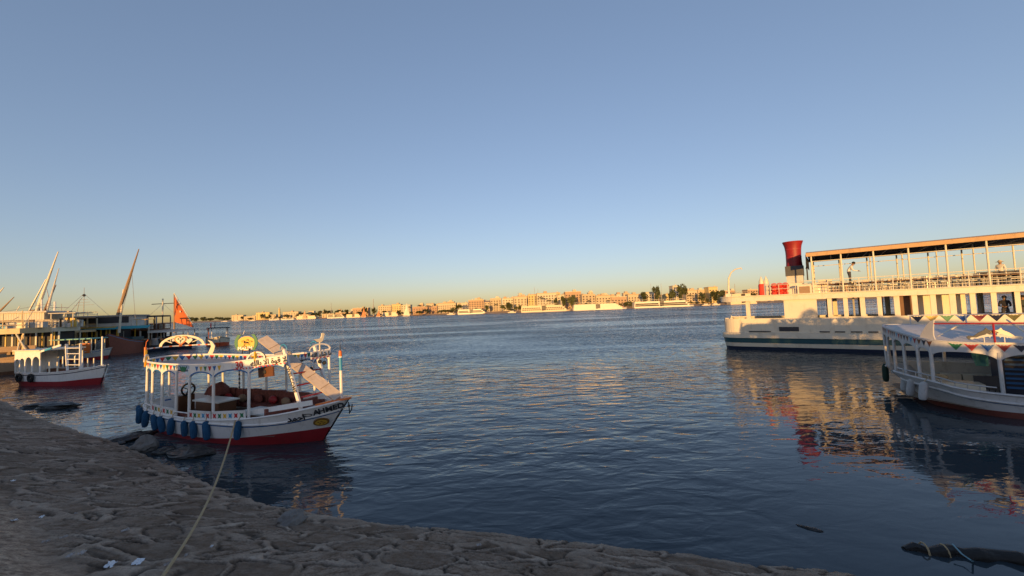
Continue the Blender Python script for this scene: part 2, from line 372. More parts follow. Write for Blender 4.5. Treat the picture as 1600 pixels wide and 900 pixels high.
# ------------------------------------------------------------------ boat kit
def proj(p):
    v = Vector(p) - EYE; d = v.dot(_f); return (800 + FPX * v.dot(_r) / d, 450 - FPX * v.dot(_u) / d)
def crom(pts, n):
    out = []
    for i in range(len(pts) - 1):
        p0, p1, p2, p3 = (np.array(pts[max(i-1, 0)], float), np.array(pts[i], float), np.array(pts[i+1], float), np.array(pts[min(i+2, len(pts)-1)], float))
        for j in range(n):
            t = j / n
            out.append(0.5*((2*p1)+(p2-p0)*t+(2*p0-5*p1+4*p2-p3)*t*t+(3*p1-p0-3*p2+p3)*t*t*t))
    out.append(np.array(pts[-1], float)); return out
class Hull:      # stations (x at waterline, x at sheer, half beam at waterline, half beam at sheer, z of sheer)
    def __init__(s, st, n=5): s.st = crom(st, n)
    def at(s, x):     # interpolated (hw, hs, zs) by sheer x
        xs = [q[1] for q in s.st]
        return [float(np.interp(x, xs, [q[k] for q in s.st])) for k in (2, 3, 4)]
    def pt(s, q, z, side):
        xw, xs, hw, hs, zs = q; t = z / zs if zs else 0
        if t < 0: return (xw + (xs-xw)*t*0.6, side*max(0.01, hw*(1 + t*1.2)), z)
        f = t ** 0.8
        return (xw + (xs-xw)*t, side*(hw + (hs-hw)*f), z)
    def mesh(s, rows, mats, parent, name='hull', th=0.07, deck_z=None):      # rows: (z function of station, material of the band above)
        mb = MB(); n = len(s.st); nr = len(rows)
        for side in (-1, 1):
            g = [[s.pt(q, rf(q), side) for q in s.st] for rf, _ in rows]
            inner = [(p[0], p[1] - side*min(th, abs(p[1])*0.9), p[2]) for p in g[-1]]
            low = []
            for q, p in zip(s.st, inner):
                zz = max(deck_z if deck_z is not None else -9, p[2] - 0.5); l_ = s.pt(q, zz, side); low.append((l_[0] - .02, l_[1] - side*min(th, abs(l_[1])*.9), zz))
            g2 = g + [inner, low]; mi = [r_[1] for r_ in rows[:-1]] + [rows[-1][1], rows[-1][1]]
            for k in range(len(g2) - 1):
                b = len(mb.v); mb.v += g2[k] + g2[k+1]
                for i in range(n - 1):
                    f = [b+i, b+i+1, b+n+i+1, b+n+i]
                    mb.f.append(f if side < 0 else f[::-1]); mb.m.append(mi[k])
        # transom
        q = s.st[0]; 
        for k in range(nr - 1):
            a, c = s.pt(q, rows[k][0](q), -1), s.pt(q, rows[k+1][0](q), -1)
            mb.add([a, c, (c[0], -c[1], c[2]), (a[0], -a[1], a[2])], [(0, 1, 2, 3)], rows[k][1])
        return mb.build(name, mats, parent, smooth=True)
    def deck(s, z, x0, x1, m, parent, name='deck', inset=0.06, sheer=None):
        A, B = [], []
        for i in range(25):
            x = x0 + (x1-x0)*i/24; hw, hs, zs = s.at(x); zz = z if sheer is None else zs + sheer
            h = max(0.02, (hw + (hs-hw)*max(0, min(1, zz/zs))**0.8) - inset); A.append((x, -h, zz)); B.append((x, h, zz))
        mb = MB(); mb.strip(A, B); return mb.build(name, m, parent)
    def rail(s, x0, x1, dz, r, m, parent, name='gunwale', sides=(-1, 1), dy=0.0, n=30):
        mb = MB()
        for sd in sides:
            mb.tube([(x0+(x1-x0)*i/n, sd*(s.at(x0+(x1-x0)*i/n)[1] + dy), s.at(x0+(x1-x0)*i/n)[2] + dz) for i in range(n+1)], r, 6)
        return mb.build(name, m, parent, smooth=True)
class Path:
    def __init__(s, pts, n=8):
        s.p = [Vector(q) for q in crom(pts, n)]; s.L = [0]
        for a, b in zip(s.p, s.p[1:]): s.L.append(s.L[-1] + (b-a).length)
        s.len = s.L[-1]
    def at(s, d):
        d = min(max(d, 0), s.len - 1e-6); i = max(0, np.searchsorted(s.L, d, side='right') - 1); i = min(i, len(s.p)-2)
        t = (d - s.L[i]) / max(1e-9, s.L[i+1]-s.L[i]); p = s.p[i].lerp(s.p[i+1], t); tg = (s.p[i+1]-s.p[i]).normalized()
        return p, tg
    def near(s, x, y):
        i = min(range(len(s.p)), key=lambda k: (s.p[k].x-x)**2 + (s.p[k].y-y)**2); return s.L[i]
def out_n(tg): return Vector((tg.y, -tg.x, 0)).normalized()      # outside of a path that runs near side bow -> stern -> far side bow is the left... set by caller
def valance(path, posts, s0, s1, h0, a, th, mats, parent, osign, name='valance', edge=1, pw=1.0):
    """board hung from the rim with an arch between neighbouring posts; material 0 board, edge strip mats[edge]"""
    mb = MB(); n = max(8, int((s1-s0)/0.06)); ps = sorted(posts); T, Bm, E = [], [], []
    for i in range(n+1):
        d = s0 + (s1-s0)*i/n; p, t = path.at(d); o = out_n(t)*osign
        lo = [q for q in ps if q <= d + 1e-6]; hi = [q for q in ps if q > d + 1e-6]
        if lo and hi:
            u = (d-lo[-1])/(hi[0]-lo[-1]); dep = h0 + a*(1 - math.sqrt(max(0, 1-abs(2*u-1)**(2*pw))))
        else: dep = h0
        T.append((p, o)); Bm.append(dep)
    for sg in (1, -1):
        A = [p + o*(sg*th/2) for p, o in T]; B = [p + o*(sg*th/2) - Vector((0, 0, dp)) for (p, o), dp in zip(T, Bm)]
        mb.strip(A, B, 0) if sg*osign < 0 else mb.strip(B, A, 0)
        if edge is not None:
            e0 = [p + o*(sg*(th/2+0.004)) - Vector((0, 0, dp-0.045)) for (p, o), dp in zip(T, Bm)]
            e1 = [p + o*(sg*(th/2+0.004)) - Vector((0, 0, dp+0.004)) for (p, o), dp in zip(T, Bm)]
            mb.strip(e0, e1, edge) if sg*osign < 0 else mb.strip(e1, e0, edge)
    mb.strip([p + o*th/2 - Vector((0,0,dp)) for (p, o), dp in zip(T, Bm)], [p - o*th/2 - Vector((0,0,dp)) for (p, o), dp in zip(T, Bm)], 0)
    mb.strip([p + o*th/2 for p, o in T], [p - o*th/2 for p, o in T], 0)
    return mb.build(name, mats, parent)
def pennants(path, s0, s1, wd, h, off, cols, parent, osign, name='pennant_trim', leaf=False, dz=0.02, start=0, gap=0.0):
    mb = MB(); n = int((s1-s0)/(wd+gap))
    for k in range(n):
        a = s0 + (wd+gap)*k; pts = []
        for sg in (1, -1):
            q = []
            shape = [(0, 0), (.10, .14), (.34, .66), (.5, 1), (.66, .66), (.90, .14), (1, 0), (.80, .03), (.70, .16), (.62, .08), (.5, .18), (.38, .08), (.3, .16), (.2, .03)] if leaf == 'full' else [(0, 0), (.5, 1), (1, 0)] if not leaf else [(0, 0), (.12, .12), (.38, .86), (.5, 1), (.62, .86), (.88, .12), (1, 0), (.72, .22), (.6, .1), (.5, .3), (.4, .1), (.28, .22)]
            for u, vv in shape:
                p, t = path.at(a + wd*u); q.append(p + out_n(t)*osign*sg*off - Vector((0, 0, dz + h*vv)))
            mb.add(q, [list(range(len(q)))], (k + start) % len(cols))
    return mb.build(name, cols, parent)
def text_obj(body, size, m, parent, o, ux, uy, name='lettering', align='CENTER', bold=0.0, ext=0.004):
    cu = bpy.data.curves.new(name, 'FONT'); cu.body = body; cu.size = size; cu.align_x = align; cu.align_y = 'CENTER'; cu.extrude = ext; cu.offset = bold; cu.resolution_u = 2
    t = bpy.data.objects.new(name, cu); COL.objects.link(t); bpy.context.view_layer.update()
    me = bpy.data.meshes.new_from_object(t.evaluated_get(bpy.context.evaluated_depsgraph_get()))
    bpy.data.objects.remove(t); bpy.data.curves.remove(cu)
    me.materials.clear(); me.materials.append(m)
    ux = Vector(ux).normalized(); uy = (Vector(uy) - ux*Vector(uy).dot(ux)).normalized(); uz = ux.cross(uy)
    mt = Matrix((ux, uy, uz)).transposed().to_4x4(); mt.translation = Vector(o); me.transform(mt)
    ob = bpy.data.objects.new(name, me); COL.objects.link(ob); ob.parent = parent; return ob
def ar(s): return s[::-1]
AR_LA_QUWWA = ar('\ufefb \ufed7\ufeee\ufe93 \ufe8d\ufefb \ufe91\ufe8e\ufedf\ufee0\ufeea')
AR_MASHALLAH = ar('\ufee3\ufe8e \ufeb7\ufe8e\ufe80 \ufe8d\ufedf\ufee0\ufeea')
AR_AHMED = ar('\ufe8d\ufea3\ufee4\ufeaa')
def arc_pts(c, rx, rz, n=10, a0=0.0, a1=math.pi, ux=(1, 0, 0)):
    ux = Vector(ux); return [Vector(c) + ux*(rx*math.cos(a0+(a1-a0)*i/n)) + Vector((0, 0, rz*math.sin(a0+(a1-a0)*i/n))) for i in range(n+1)]

M['cushion'] = mat('patterned_cushion_cloth', (0.20, 0.065, 0.048), 0.9, var=0.9, scale=14, bump=0.01, bscale=25)
M['tabletop'] = mat('white_tabletop', (0.70, 0.68, 0.62), 0.35, var=0.06)
M['roofpaint'] = mat('grey_roof_paint', (0.42, 0.40, 0.38), 0.7, var=0.2, scale=1.5, dirt=0.5)
FLAGS = [M['yellow'], M['blue'], M['red'], M['green']]

# ------------------------------------------------------------------ the white motor boat AHMED
A_AX = Vector((0.916, -0.401, 0)).normalized()
A_O = Vector((-15.2, 17.8, 0)); A_RZ = math.atan2(A_AX.y, A_AX.x)
ah = thing('motor_boat', 'white wooden tour boat with AHMED on its bow, roped to the stone bank', 'boat', A_O, A_RZ, 'painted tour boats')
A_L = lambda p: A_O + A_AX*p[0] + Vector((-A_AX.y, A_AX.x, 0))*p[1] + Vector((0, 0, p[2]))
HA = Hull([(0.30, -.50, .10, .18, .98), (.42, -.28, .55, .72, .95), (.8, .35, 1.0, 1.2, .89), (1.7, 1.5, 1.3, 1.48, .83), (3.2, 3.1, 1.48, 1.6, .78), (5, 5, 1.5, 1.62, .79),
    (6.7, 6.9, 1.32, 1.5, .90), (7.9, 8.5, .88, 1.16, 1.09), (8.75, 9.65, .40, .62, 1.30), (9.2, 10.36, .03, .07, 1.46)])
bh = lambda q: 0.10 + 0.26*sstep(4.5, 10, q[1])
HA.mesh([(lambda q: -0.4, 0), (lambda q: 0.0, 0), (lambda q: .15 + .05*sstep(3, 0, q[1]) + .36*sstep(4.5, 10.8, q[1]), 1), (lambda q: q[4]-bh(q)-.06, 2), (lambda q: q[4]-bh(q), 1), (lambda q: q[4], 1)],
    [M['bred'], M['white'], M['blue']], ah, deck_z=0.3)
HA.deck(0.33, -0.3, 8.1, M['deck'], ah)
HA.deck(0, 7.9, 10.2, M['white'], ah, 'foredeck', inset=0.08, sheer=-0.06)
HA.rail(-0.5, 10.3, 0.02, 0.035, M['white'], ah)
mb = MB()
for sd in (-1, 1): mb.tube([Vector(HA.pt(q, q[4]-bh(q)+.03, sd)) + Vector((0, sd*.015, 0)) for q in HA.st], .04, 6)
mb.build('rub_rail', M['white'], ah, smooth=True)
mb = MB(); mb.prism([(-.45, -.62), (.42, -.10), (.46, 0), (.42, .10), (-.45, .62), (-.25, 0)], (10, 0, 1.44), (1, 0, .16), (0, 1, 0), 0.06)
mb.build('bow_cap', M['orange'], ah)
# canopy
half = [(8.55, .88, 3.04), (7.7, 1.18, 2.94), (6.7, 1.39, 2.84), (5.6, 1.5, 2.75), (4.2, 1.52, 2.70), (2.5, 1.48, 2.69), (1.2, 1.36, 2.71), (.4, 1.12, 2.73), (-.2, .72, 2.75), (-.5, .3, 2.76)]
RA = Path([(x, -y, z) for x, y, z in half] + [(-.58, 0, 2.76)] + [(x, y, z) for x, y, z in half[::-1]])
nearx = [8.5, 7.26, 5.58, 4.26, 3.37, 2.4, 1.5, .75, .1]
farx = [.5, 1.26, 2.5, 3.97, 5.25, 6.15, 7.2, 8.45]
def rimy(P_, x, sd):
    c = [p for p in P_.p if p.y*sd > 0.2]; return min(c, key=lambda p: abs(p.x-x))
ps = []
for x in nearx + [None] + farx:
    if x is None: p = Vector((-.55, .12, 2.76)); sd = 0
    else: sd = -1 if len(ps) < len(nearx) else 1; p = rimy(RA, x, sd)
    ps.append(RA.near(p.x, p.y)); hs = HA.at(max(-.45, p.x))
    fy = p.y*0.98 if sd == 0 else sd*min(abs(p.y) + 0.02, hs[1]-0.02)
    if x == 8.5: continue
    mb = MB(); mb.tube([(p.x, fy, hs[2]-.02), (p.x, p.y, p.z-.15)], 0.048, 8)
    mb.build('post', M['white'], ah, smooth=True)
sx = lambda x, sd: RA.near(rimy(RA, x, sd).x, rimy(RA, x, sd).y)
valance(RA, ps, 0.0, sx(4.26, -1), .27, .26, .04, [M['white'], M['blue']], ah, -1)
valance(RA, ps, sx(3.37, -1), RA.len, .27, .24, .04, [M['white'], M['blue']], ah, -1)
pennants(RA, sx(6.1, -1), sx(4.3, -1), .25, .2, .026, FLAGS, ah, -1, leaf=True)
pennants(RA, sx(3.3, -1), sx(7.6, 1), .25, .2, .026, FLAGS, ah, -1, start=1)
mb = MB(); mb.tube([p + Vector((0, 0, .02)) for p in RA.p], 0.028, 6); mb.build('rim_rail', M['white'], ah, smooth=True)
# leaf hung in the boarding gap
p, t = RA.at((sx(4.26, -1) + sx(3.37, -1))/2)
mb = MB(); mb.prism([(-.24, .02), (-.12, -.06), (-.05, .0), (0, -.04), (.05, .0), (.12, -.06), (.24, .02), (.1, -.2), (-.1, -.2)], p - Vector((0, 0, .05)), (1, 0, 0), (0, 0, 1), .02); mb.build('leaf_ornament', M['green'], ah)
# candy stripes below the lettered boards
candy = MB(); s_a, s_b = 0.02, sx(6.6, -1); n = 16
for k in range(n):
    a = s_a + (s_b-s_a)*k/n; wd = (s_b-s_a)/n*.5
    q = []
    for dd, dz in ((0, -.275), (wd, -.275), (wd+.06, -.225), (.06, -.225)):
        p, t = RA.at(a+dd); q.append(p + out_n(t)*-1*.028 + Vector((0, 0, dz)))
    candy.add(q, [(0, 1, 2, 3)])
candy.build('stripe_trim', M['red'], ah)
# roof
mb = MB(); k = len(RA.p); ha_ = [RA.p[i] for i in range(k//2 + 1)]; hb_ = [RA.p[k-1-i] for i in range(k//2 + 1)]
ins = lambda p: Vector((min(p.x, 6.85), p.y*0.97, min(p.z, 2.80) - 0.20))
mb.strip([ins(p) for p in ha_], [ins(p) for p in hb_]); mb.strip([ins(p) - Vector((0, 0, .04)) for p in hb_], [ins(p) - Vector((0, 0, .04)) for p in ha_])
mb.build('roof', M['roofpaint'], ah)
# lettering
def onrim(x, dz, off=.03):
    s_ = sx(x, -1); p, t = RA.at(s_); return p + out_n(t)*-1*off + Vector((0, 0, dz)), -t
def rim_px(px):
    return min([4.5 + .02*i for i in range(200)], key=lambda x: abs(proj(A_L(onrim(x, -.12)[0]))[0] - px))
p, t = onrim(rim_px(418), -.125); text_obj(AR_LA_QUWWA, .255, M['dark'], ah, p, t, (0, 0, 1), bold=.004)
p, t = onrim(rim_px(372), -.125); text_obj('30', .34, M['red'], ah, p, t, (0, 0, 1), bold=.006)
p = Vector((8.235, .55, 2.89)); mbx = MB()
mbx.prism([(.05, -.14), (.9, -.14), (.9, .13), (.05, .13)], (8.56, 0, 2.91), (0, 1, 0), (0, 0, 1), .03); fb = mbx.build('front_board', M['white'], ah)
text_obj(AR_MASHALLAH, .225, M['dark'], fb, (8.585, .48, 2.91), (0, 1, 0), (0, 0, 1), bold=.004)
mb = MB()
for i in range(5):
    y = .06 + i*.16; mb.add([(8.579, y, 2.775), (8.579, y+.08, 2.775), (8.579, y+.13, 2.82), (8.579, y+.05, 2.82)], [(0, 1, 2, 3)])
mb.build('stripe_trim', M['red'], fb)
def onhull(x, z, off=.015):
    pts = [HA.pt(q, z, -1) for q in HA.st]; i = min(range(len(pts)), key=lambda j: abs(pts[j][0]-x)); i = max(1, min(i, len(pts)-2))
    a, c = Vector(pts[i-1]), Vector(pts[i+1]); u = ((x-a.x)/(c.x-a.x)); p = a.lerp(c, u); t = (c-a).normalized()
    return p + Vector((t.y, -t.x, 0))*off, t
def hull_text(body, x0, dx, z0, z1, size, m):
    for i, ch in enumerate(body):
        x = x0 + dx*i; z = z0 + (z1-z0)*i/max(1, len(body)-1)
        p, t = onhull(x, z); up = Vector((0, 0, 1)) + Vector((t.y, -t.x, 0))*.25
        text_obj(ch, size, m, ah, p + Vector((t.y, -t.x, 0))*.02, (t.x, t.y, (z1-z0)/max(1e-3, dx*(len(body)-1))), up, bold=.006, ext=.008)
def hull_x_for_px(px, z, off=.08):
    best = None
    for i in range(300):
        q = -.5 + 10.85*i/299; p, t = onhull(q, z); e = abs(proj(A_L(p))[0]-px)
        if best is None or e < best[0]: best = (e, q)
    return best[1]
def on_px(px, z, off=.03):
    p, t = onhull(hull_x_for_px(px, z), z); o = Vector((t.y, -t.x, 0)).normalized(); p2, _ = onhull(hull_x_for_px(px, z), z + .1); up = (p2 - p); up = (up - t*up.dot(t)).normalized()
    nn = t.cross(up); nn = nn if nn.dot(o) > 0 else -nn
    return p + nn*off, t, up, nn
for k, ch in enumerate('AHMED'):
    px = 493.5 + 9.8*k; z = 1.13 + .165*k/4; p, t, up, nn = on_px(px, z)
    text_obj(ch, .29, M['dark'], ah, p, (t.x, t.y, .13), up, bold=.009, ext=.008)
p, t, up, nn = on_px(462, .975, .035); text_obj(AR_AHMED, .30, M['dark'], ah, p, (t.x, t.y, .10), up, bold=.008, ext=.01)
p, t, up, nn = on_px(480, 1.06, .03); mb = MB()
mb.tube([p + t*(.15*math.cos(a)) + up*(.05*math.sin(a)) for a in [2*math.pi*i/14 for i in range(15)]], .014, 5); mb.build('painted_ring', M['dark'], ah)
o_, t, upv, nn = on_px(501.5, .77, .035); mb = MB()
if t.cross(upv).dot(nn) < 0: t = -t
mb.prism([(.25*math.cos(2*math.pi*i/20), .15*math.sin(2*math.pi*i/20)) for i in range(20)], o_, t, upv, .05, 0)
mb.prism([(.19*math.cos(2*math.pi*i/20), .10*math.sin(2*math.pi*i/20)) for i in range(20)], o_ + nn*.008, t, upv, .05, 1)
for dx, dz in ((-.09, .02), (-.03, -.03), (.04, .02), (.1, -.01), (0, .05), (-.05, -.06), (.06, -.05)): mb.prism([(-.03, -.012), (.03, -.012), (.025, .016), (-.02, .018)], o_ + nn*.016 + t*dx + upv*dz, t, upv, .05, 0)
mb.build('round_badge', [mat('badge_brown', (.20, .10, .02), .5), M['gold']], ah)
# star panels along the near rail
def rail_panel(x0, x1, cols):
    mb = MB(); n = max(2, int(round((x1-x0)/.26)))
    for i in range(n):
        xa, xb = x0+(x1-x0)*i/n, x0+(x1-x0)*(i+1)/n; ya, za = -HA.at(xa)[1]+.04, HA.at(xa)[2]; yb, zb = -HA.at(xb)[1]+.04, HA.at(xb)[2]
        mb.bar((xa, ya, za+.16), (xb, yb, zb+.16), .03, .26, 0)
        c = Vector(((xa+xb)/2, (ya+yb)/2-.02, (za+zb)/2+.155)); u = Vector((xb-xa, yb-ya, zb-za)).normalized()
        star = [(.115 if j % 2 == 0 else .05) for j in range(8)]
        mb.prism([(r_*math.cos(math.pi*j/4+.78), r_*math.sin(math.pi*j/4+.78)) for j, r_ in enumerate(star)], c, u, (0, 0, 1), .012, 1 + i % 4)
    for dz in (.04, .29): mb.bar((x0, -HA.at(x0)[1]+.03, HA.at(x0)[2]+dz), (x1, -HA.at(x1)[1]+.03, HA.at(x1)[2]+dz), .05, .035, 0)
    mb.build('rail_panel', [M['white'], M['red'], M['green'], M['yellow'], M['skyblue']], ah)
rail_panel(4.32, 5.52, 0); rail_panel(5.64, 7.2, 0); rail_panel(2.46, 3.3, 0); rail_panel(1.56, 2.34, 0)
HA.rail(.1, 4.2, .2, .022, M['white'], ah, 'hand_rail', sides=(-1,), dy=-.04)
HA.rail(.1, 8.0, .3, .022, M['white'], ah, 'hand_rail', sides=(1,), dy=-.04)
# raised foredeck coaming between the near gunwale and the ladder
mb = MB(); mb.bar((6.2, -1.36, .95), (9.4, -.62, 1.44), .07, .16); mb.bar((6.2, 1.36, .95), (9.4, .62, 1.44), .07, .16); mb.build('coaming', M['white'], ah)
# benches
mb = MB()
for i in range(14):
    x0, x1 = .9 + i*.5, .9 + i*.5 + .47; y = HA.at(x0)[1]-.28; mb.box(x0, x1, y-.06, y+.08, .72, 1.22 + .02*(i % 3)); mb.box(x0, x1, y-.55, y-.06, .60, .75)
mb.build('far_bench', M['cushion'], ah)
mb = MB()
for i in range(8):
    x0, x1 = 1.2+i*.5, 1.2+i*.5+.47; y = -HA.at(x0)[1]+.25; mb.box(x0, x1, y-.06, y+.08, .60, .86); mb.box(x0, x1, y+.08, y+.5, .52, .68)
mb.build('near_bench', M['cushion'], ah)
mb = MB(); mb.prism([(-1.1, 0), (1.1, 0), (1.1, .5), (-1.1, .5)], (7.75, 0, .72), (0, 1, 0), (0, 0, 1), .12); mb.build('bow_bench', M['cushion'], ah)
# bow ladder posts
for sd in (-1, 1):
    lp = MB(); lp.bar((8.9, sd*.62, 1.12), (8.05, sd*.62, 3.2), .12, .07, up=(0, 1, 0)); lp_o = lp.build('ladder_post', M['white'], ah)
    mb = MB(); mb.torus((8.02, sd*.62, 3.2), .17, .018, 'y', 10, 6, 0, 0, math.pi); mb.build('hoop', M['skyblue'], lp_o, smooth=True)
    if sd < 0:
        ux = Vector((.85, 0, -2.08)).normalized()
        text_obj('WELCOME', .19, M['dark'], lp_o, Vector((8.47, -.665, 2.16)), ux, ux.cross(Vector((0, 1, 0)))*1, bold=.004)
mb = MB()
for z in (1.55, 1.95, 2.35): x = 8.9 - .85*(z-1.12)/2.08; mb.bar((x, -.6, z), (x, .6, z), .06, .045)
mb.build('ladder_rungs', M['bred'], ah)
# flag staff at the bow
mb = MB(); mb.tube([(10.02, .05, 1.4), (10.0, .05, 2.42)], .05, 8, 0); mb.tube([(10.0, .05, 2.42), (9.99, .05, 2.86)], .052, 8, 1); mb.tube([(9.99, .05, 2.86), (9.99, .05, 2.91)], .056, 8, 0); mb.tube([(9.99, .05, 2.91), (9.985, .05, 3.1)], [.06, .045], 8, 2); mb.tube([(9.985, .05, 3.1), (9.98, .05, 3.42)], [.018, .004], 6, 3)
mb.build('flag_staff', [M['white'], M['skyblue'], M['orange'], M['dark']], ah, smooth=True)
# ornaments on the roof rail
mb = MB(); mb.tube([(-.1, -.95, 2.74), (-.12, -.95, 3.28)], .05, 6); mb.tube([(-.12, -.95, 3.28), (-.1, -.93, 3.5), (-.02, -.9, 3.6)], .014, 5); mb.build('stern_post', M['orange'], ah)
SR = Path([(-.12, -.95, 3.2), (-.52, -.4, 3.2), (-.62, 0.1, 3.2), (-.45, .6, 3.2), (.0, .98, 3.2), (.55, 1.2, 3.2)])
mb = MB(); n = 24
for i in range(n):
    a, c = SR.at(SR.len*i/n)[0], SR.at(SR.len*(i+1)/n)[0]; mb.tube([a, c], .03, 6, i % 3 % 2, caps=False)
mb.build('stern_rail', [M['white'], M['orange']], ah)
def flat_arc(name, c, ux, rx, rz, wd, m, parent, spokes=0, m2=None):
    mb = MB(); o = arc_pts(c, rx, rz, 12, ux=ux); ii = arc_pts(c, rx-wd, rz-wd, 12, ux=ux); nn = Vector(ux).cross(Vector((0, 0, 1)))*.02
    for sg in (1, -1):
        A = [p + nn*sg for p in o]; B = [p + nn*sg for p in ii]; mb.strip(A, B) if sg > 0 else mb.strip(B, A)
    mb.strip([p + nn for p in o], [p - nn for p in o], 1); mb.strip([p - nn for p in ii], [p + nn for p in ii])
    for k in range(spokes):
        a = math.pi*(k+1)/(spokes+1); mb.bar(Vector(c) + Vector(ux)*(rx-wd)*.62*math.cos(a) + Vector((0, 0, (rz-wd)*.62*math.sin(a))), Vector(c) + Vector(ux)*rx*.97*math.cos(a) + Vector((0, 0, rz*.97*math.sin(a))), .05, .03)
    return mb.build(name, [m, m2 or m], parent)
ho = flat_arc('heart_arch', (-.42, .55, 3.2), Vector((.75, .66, 0)).normalized(), .88, .50, .10, M['cream'], ah, 4, M['orange'])
hp = []
for i in range(24):
    t_ = 2*math.pi*i/24; hp.append((.016*16*math.sin(t_)**3, .016*(13*math.cos(t_)-5*math.cos(2*t_)-2*math.cos(3*t_)-math.cos(4*t_))))
un = Vector((.75, .66, 0)).normalized(); vn = Vector((0, 0, 1)); nv = un.cross(vn)
mb = MB(); mb.prism(hp, Vector((-.42, .5, 3.46)) + nv*.03, un, vn, .03, 0); mb.prism([(a*.74, b*.74) for a, b in hp], Vector((-.42, .5, 3.46)) + nv*.05, un, vn, .03, 1)
for dx, dz in ((-.08, .06), (.08, .05), (0, -.03)): mb.ball(Vector((-.42, .5, 3.46)) + nv*.075 + un*dx + vn*dz, .035, 8, 5, 2)
mb.prism([(a*.6 + .3, b*.6 - .02) for a, b in hp], Vector((-.42, .5, 3.44)) + nv*.03, un, vn, .03, 1)
mb.build('heart', [M['orange'], M['cream'], M['green']], ho)
fin = [(0, 0), (.10, .22), (.14, .42), (.02, .62), (-.16, .70), (-.06, .58), (-.02, .4), (-.10, .2), (-.2, 0)]
mb = MB(); mb.prism([(-a*1.3, b*1.05) for a, b in fin], (.62, 1.22, 2.68), (-.9, -.3, 0), (0, 0, 1), .05); mb.build('curled_fin', M['cream'], ah)
so_ = flat_arc('small_arch', (.45, -1.16, 2.72), Vector((.8, -.6, 0)), .36, .30, .06, M['cream'], ah); mb = MB(); mb.bar((.45, -1.2, 2.5), (.45, -1.18, 3.18), .07, .04); mb.build('arch_post', M['yellow'], so_)
p, t = onrim(rim_px(397), 0, 0); so_ = flat_arc('small_arch', p + Vector((0, .02, .0)), Vector((1, .1, .1)).normalized(), .44, .28, .06, M['white'], ah, 0, M['dark']); mb = MB(); mb.bar(p + Vector((0, 0, -.05)), p + Vector((0, 0, .28)), .08, .05); mb.build('arch_post', M['yellow'], so_)
# bird on its arch at the far bow corner
so_ = flat_arc('bird_arch', (8.42, .55, 3.06), Vector((.25, .97, 0)).normalized(), .42, .25, .05, M['white'], ah, 0, M['dark'])
mb = MB(); mb.bar((8.42, .55, 3.02), (8.42, .55, 3.36), .04, .04)
mb.prism([(-0.24, 0.128), (-0.16, 0.096), (-0.08, 0.024), (0.016, 0.0), (0.096, 0.048), (0.136, 0.16), (0.152, 0.272), (0.192, 0.296), (0.152, 0.32), (0.12, 0.352), (0.072, 0.336), (0.064, 0.24), (0.032, 0.16), (-0.064, 0.136), (-0.16, 0.136)], (8.42, .55, 3.34), Vector((.25, .97, 0)).normalized(), (0, 0, 1), .07)
mb.build('bird', M['cream'], so_)
# round yellow emblem on the far rim
pe = rimy(RA, 2.75, 1); ec = Vector((pe.x, pe.y, 3.22)); mb = MB(); ex, ez = Vector((.8, .6, 0)).normalized(), Vector((0, 0, 1))
mb.prism([(.36*math.cos(2*math.pi*i/22), .32*math.sin(2*math.pi*i/22)) for i in range(22)], ec, ex, ez, .05, 0)
for sg, mi in ((1, 1), (-1, 1)):
    oo = [(sg*(.34+.13*math.sin(math.pi*i/8)) , -.3+.72*i/8) for i in range(9)]; ii = [(sg*.33*math.cos((-.9+1.9*i/8)*.9), -.3+.72*i/8) for i in range(9)]
    mb.prism(oo + ii[::-1], ec + Vector((0, 0, -.02)), ex, ez, .06, mi)
for i, (dx, dz, r_) in enumerate(((-.15, .1, .09), (.02, .14, .08), (.16, .08, .09), (-.06, -.02, .07), (.09, -.04, .07))): mb.ball(ec + ex*dx + ez*dz - Vector((0, .02, 0)), r_, 8, 5, 2, (1.3, .35, .5))
r9 = random.Random(6)
for k in range(12):
    a_, q_ = r9.uniform(0, 6.28), r9.uniform(.05, .26); mb.ball(ec + ex*(q_*math.cos(a_)) + ez*(q_*math.sin(a_)) - Vector((0, .03, 0)), r9.uniform(.025, .06), 7, 4, r9.choice([1, 3, 5, 2, 4]), (1.4, .5, .6))
mb.tube([ec + Vector((-.3, 0, .3)), ec + Vector((-.12, 0, .58))], .015, 5, 4)
mb.bar((pe.x-.28, pe.y, 2.72), (pe.x-.28, pe.y, 3.1), .03, .03, 5); mb.bar((pe.x+.2, pe.y, 2.72), (pe.x+.2, pe.y, 3.0), .03, .03, 5)
em = mb.build('round_emblem', [M['yellow'], M['green'], M['gold'], M['orange'], M['white'], M['dark']], ah)
text_obj('MALIM', .2, M['white'], em, ec + Vector((0, -.06, -.22)), ex, ez, bold=.008)
# brown hanging board and lamps under the canopy
mb = MB(); mb.bar((6.9, -.75, 2.38), (7.9, -.9, 2.5), .05, .36); mb.ball((7.4, -.88, 2.44), .07, 8, 5, 1, (1, .5, 1)); mb.build('hanging_board', [M['brown'], M['dark']], ah)
for x, y, z in ((7.75, .3, 2.45), (7.95, .55, 2.35), (8.35, .8, 2.55), (8.35, .6, 2.62)):
    mb = MB(); mb.tube([(x, y, z), (x, y, z+.35)], .008, 4); mb.ball((x, y, z), .075, 8, 6); mb.build('hanging_lamp', M['dark'], ah)
rr = random.Random(12)
for k in range(7):
    x = 1.4 + k*.9; y = HA.at(x)[1] - .5 - rr.uniform(0, .15); mb = MB(); mb.ball((x, y, .90), .22, 10, 6, 0, (1.1, .55, .8)); mb.build('loose_cushion', [M['cushion'], M['bred'], M['wood']][k % 3], ah, smooth=True)
mb = MB(); mb.tube([(2.5, 1.3, .8), (2.5, 1.3, 2.55)], .035, 6, 0)
for k in range(9): mb.tube([(2.5, 1.3, .85+k*.19), (2.5, 1.3, .94+k*.19)], .039, 6, 1)
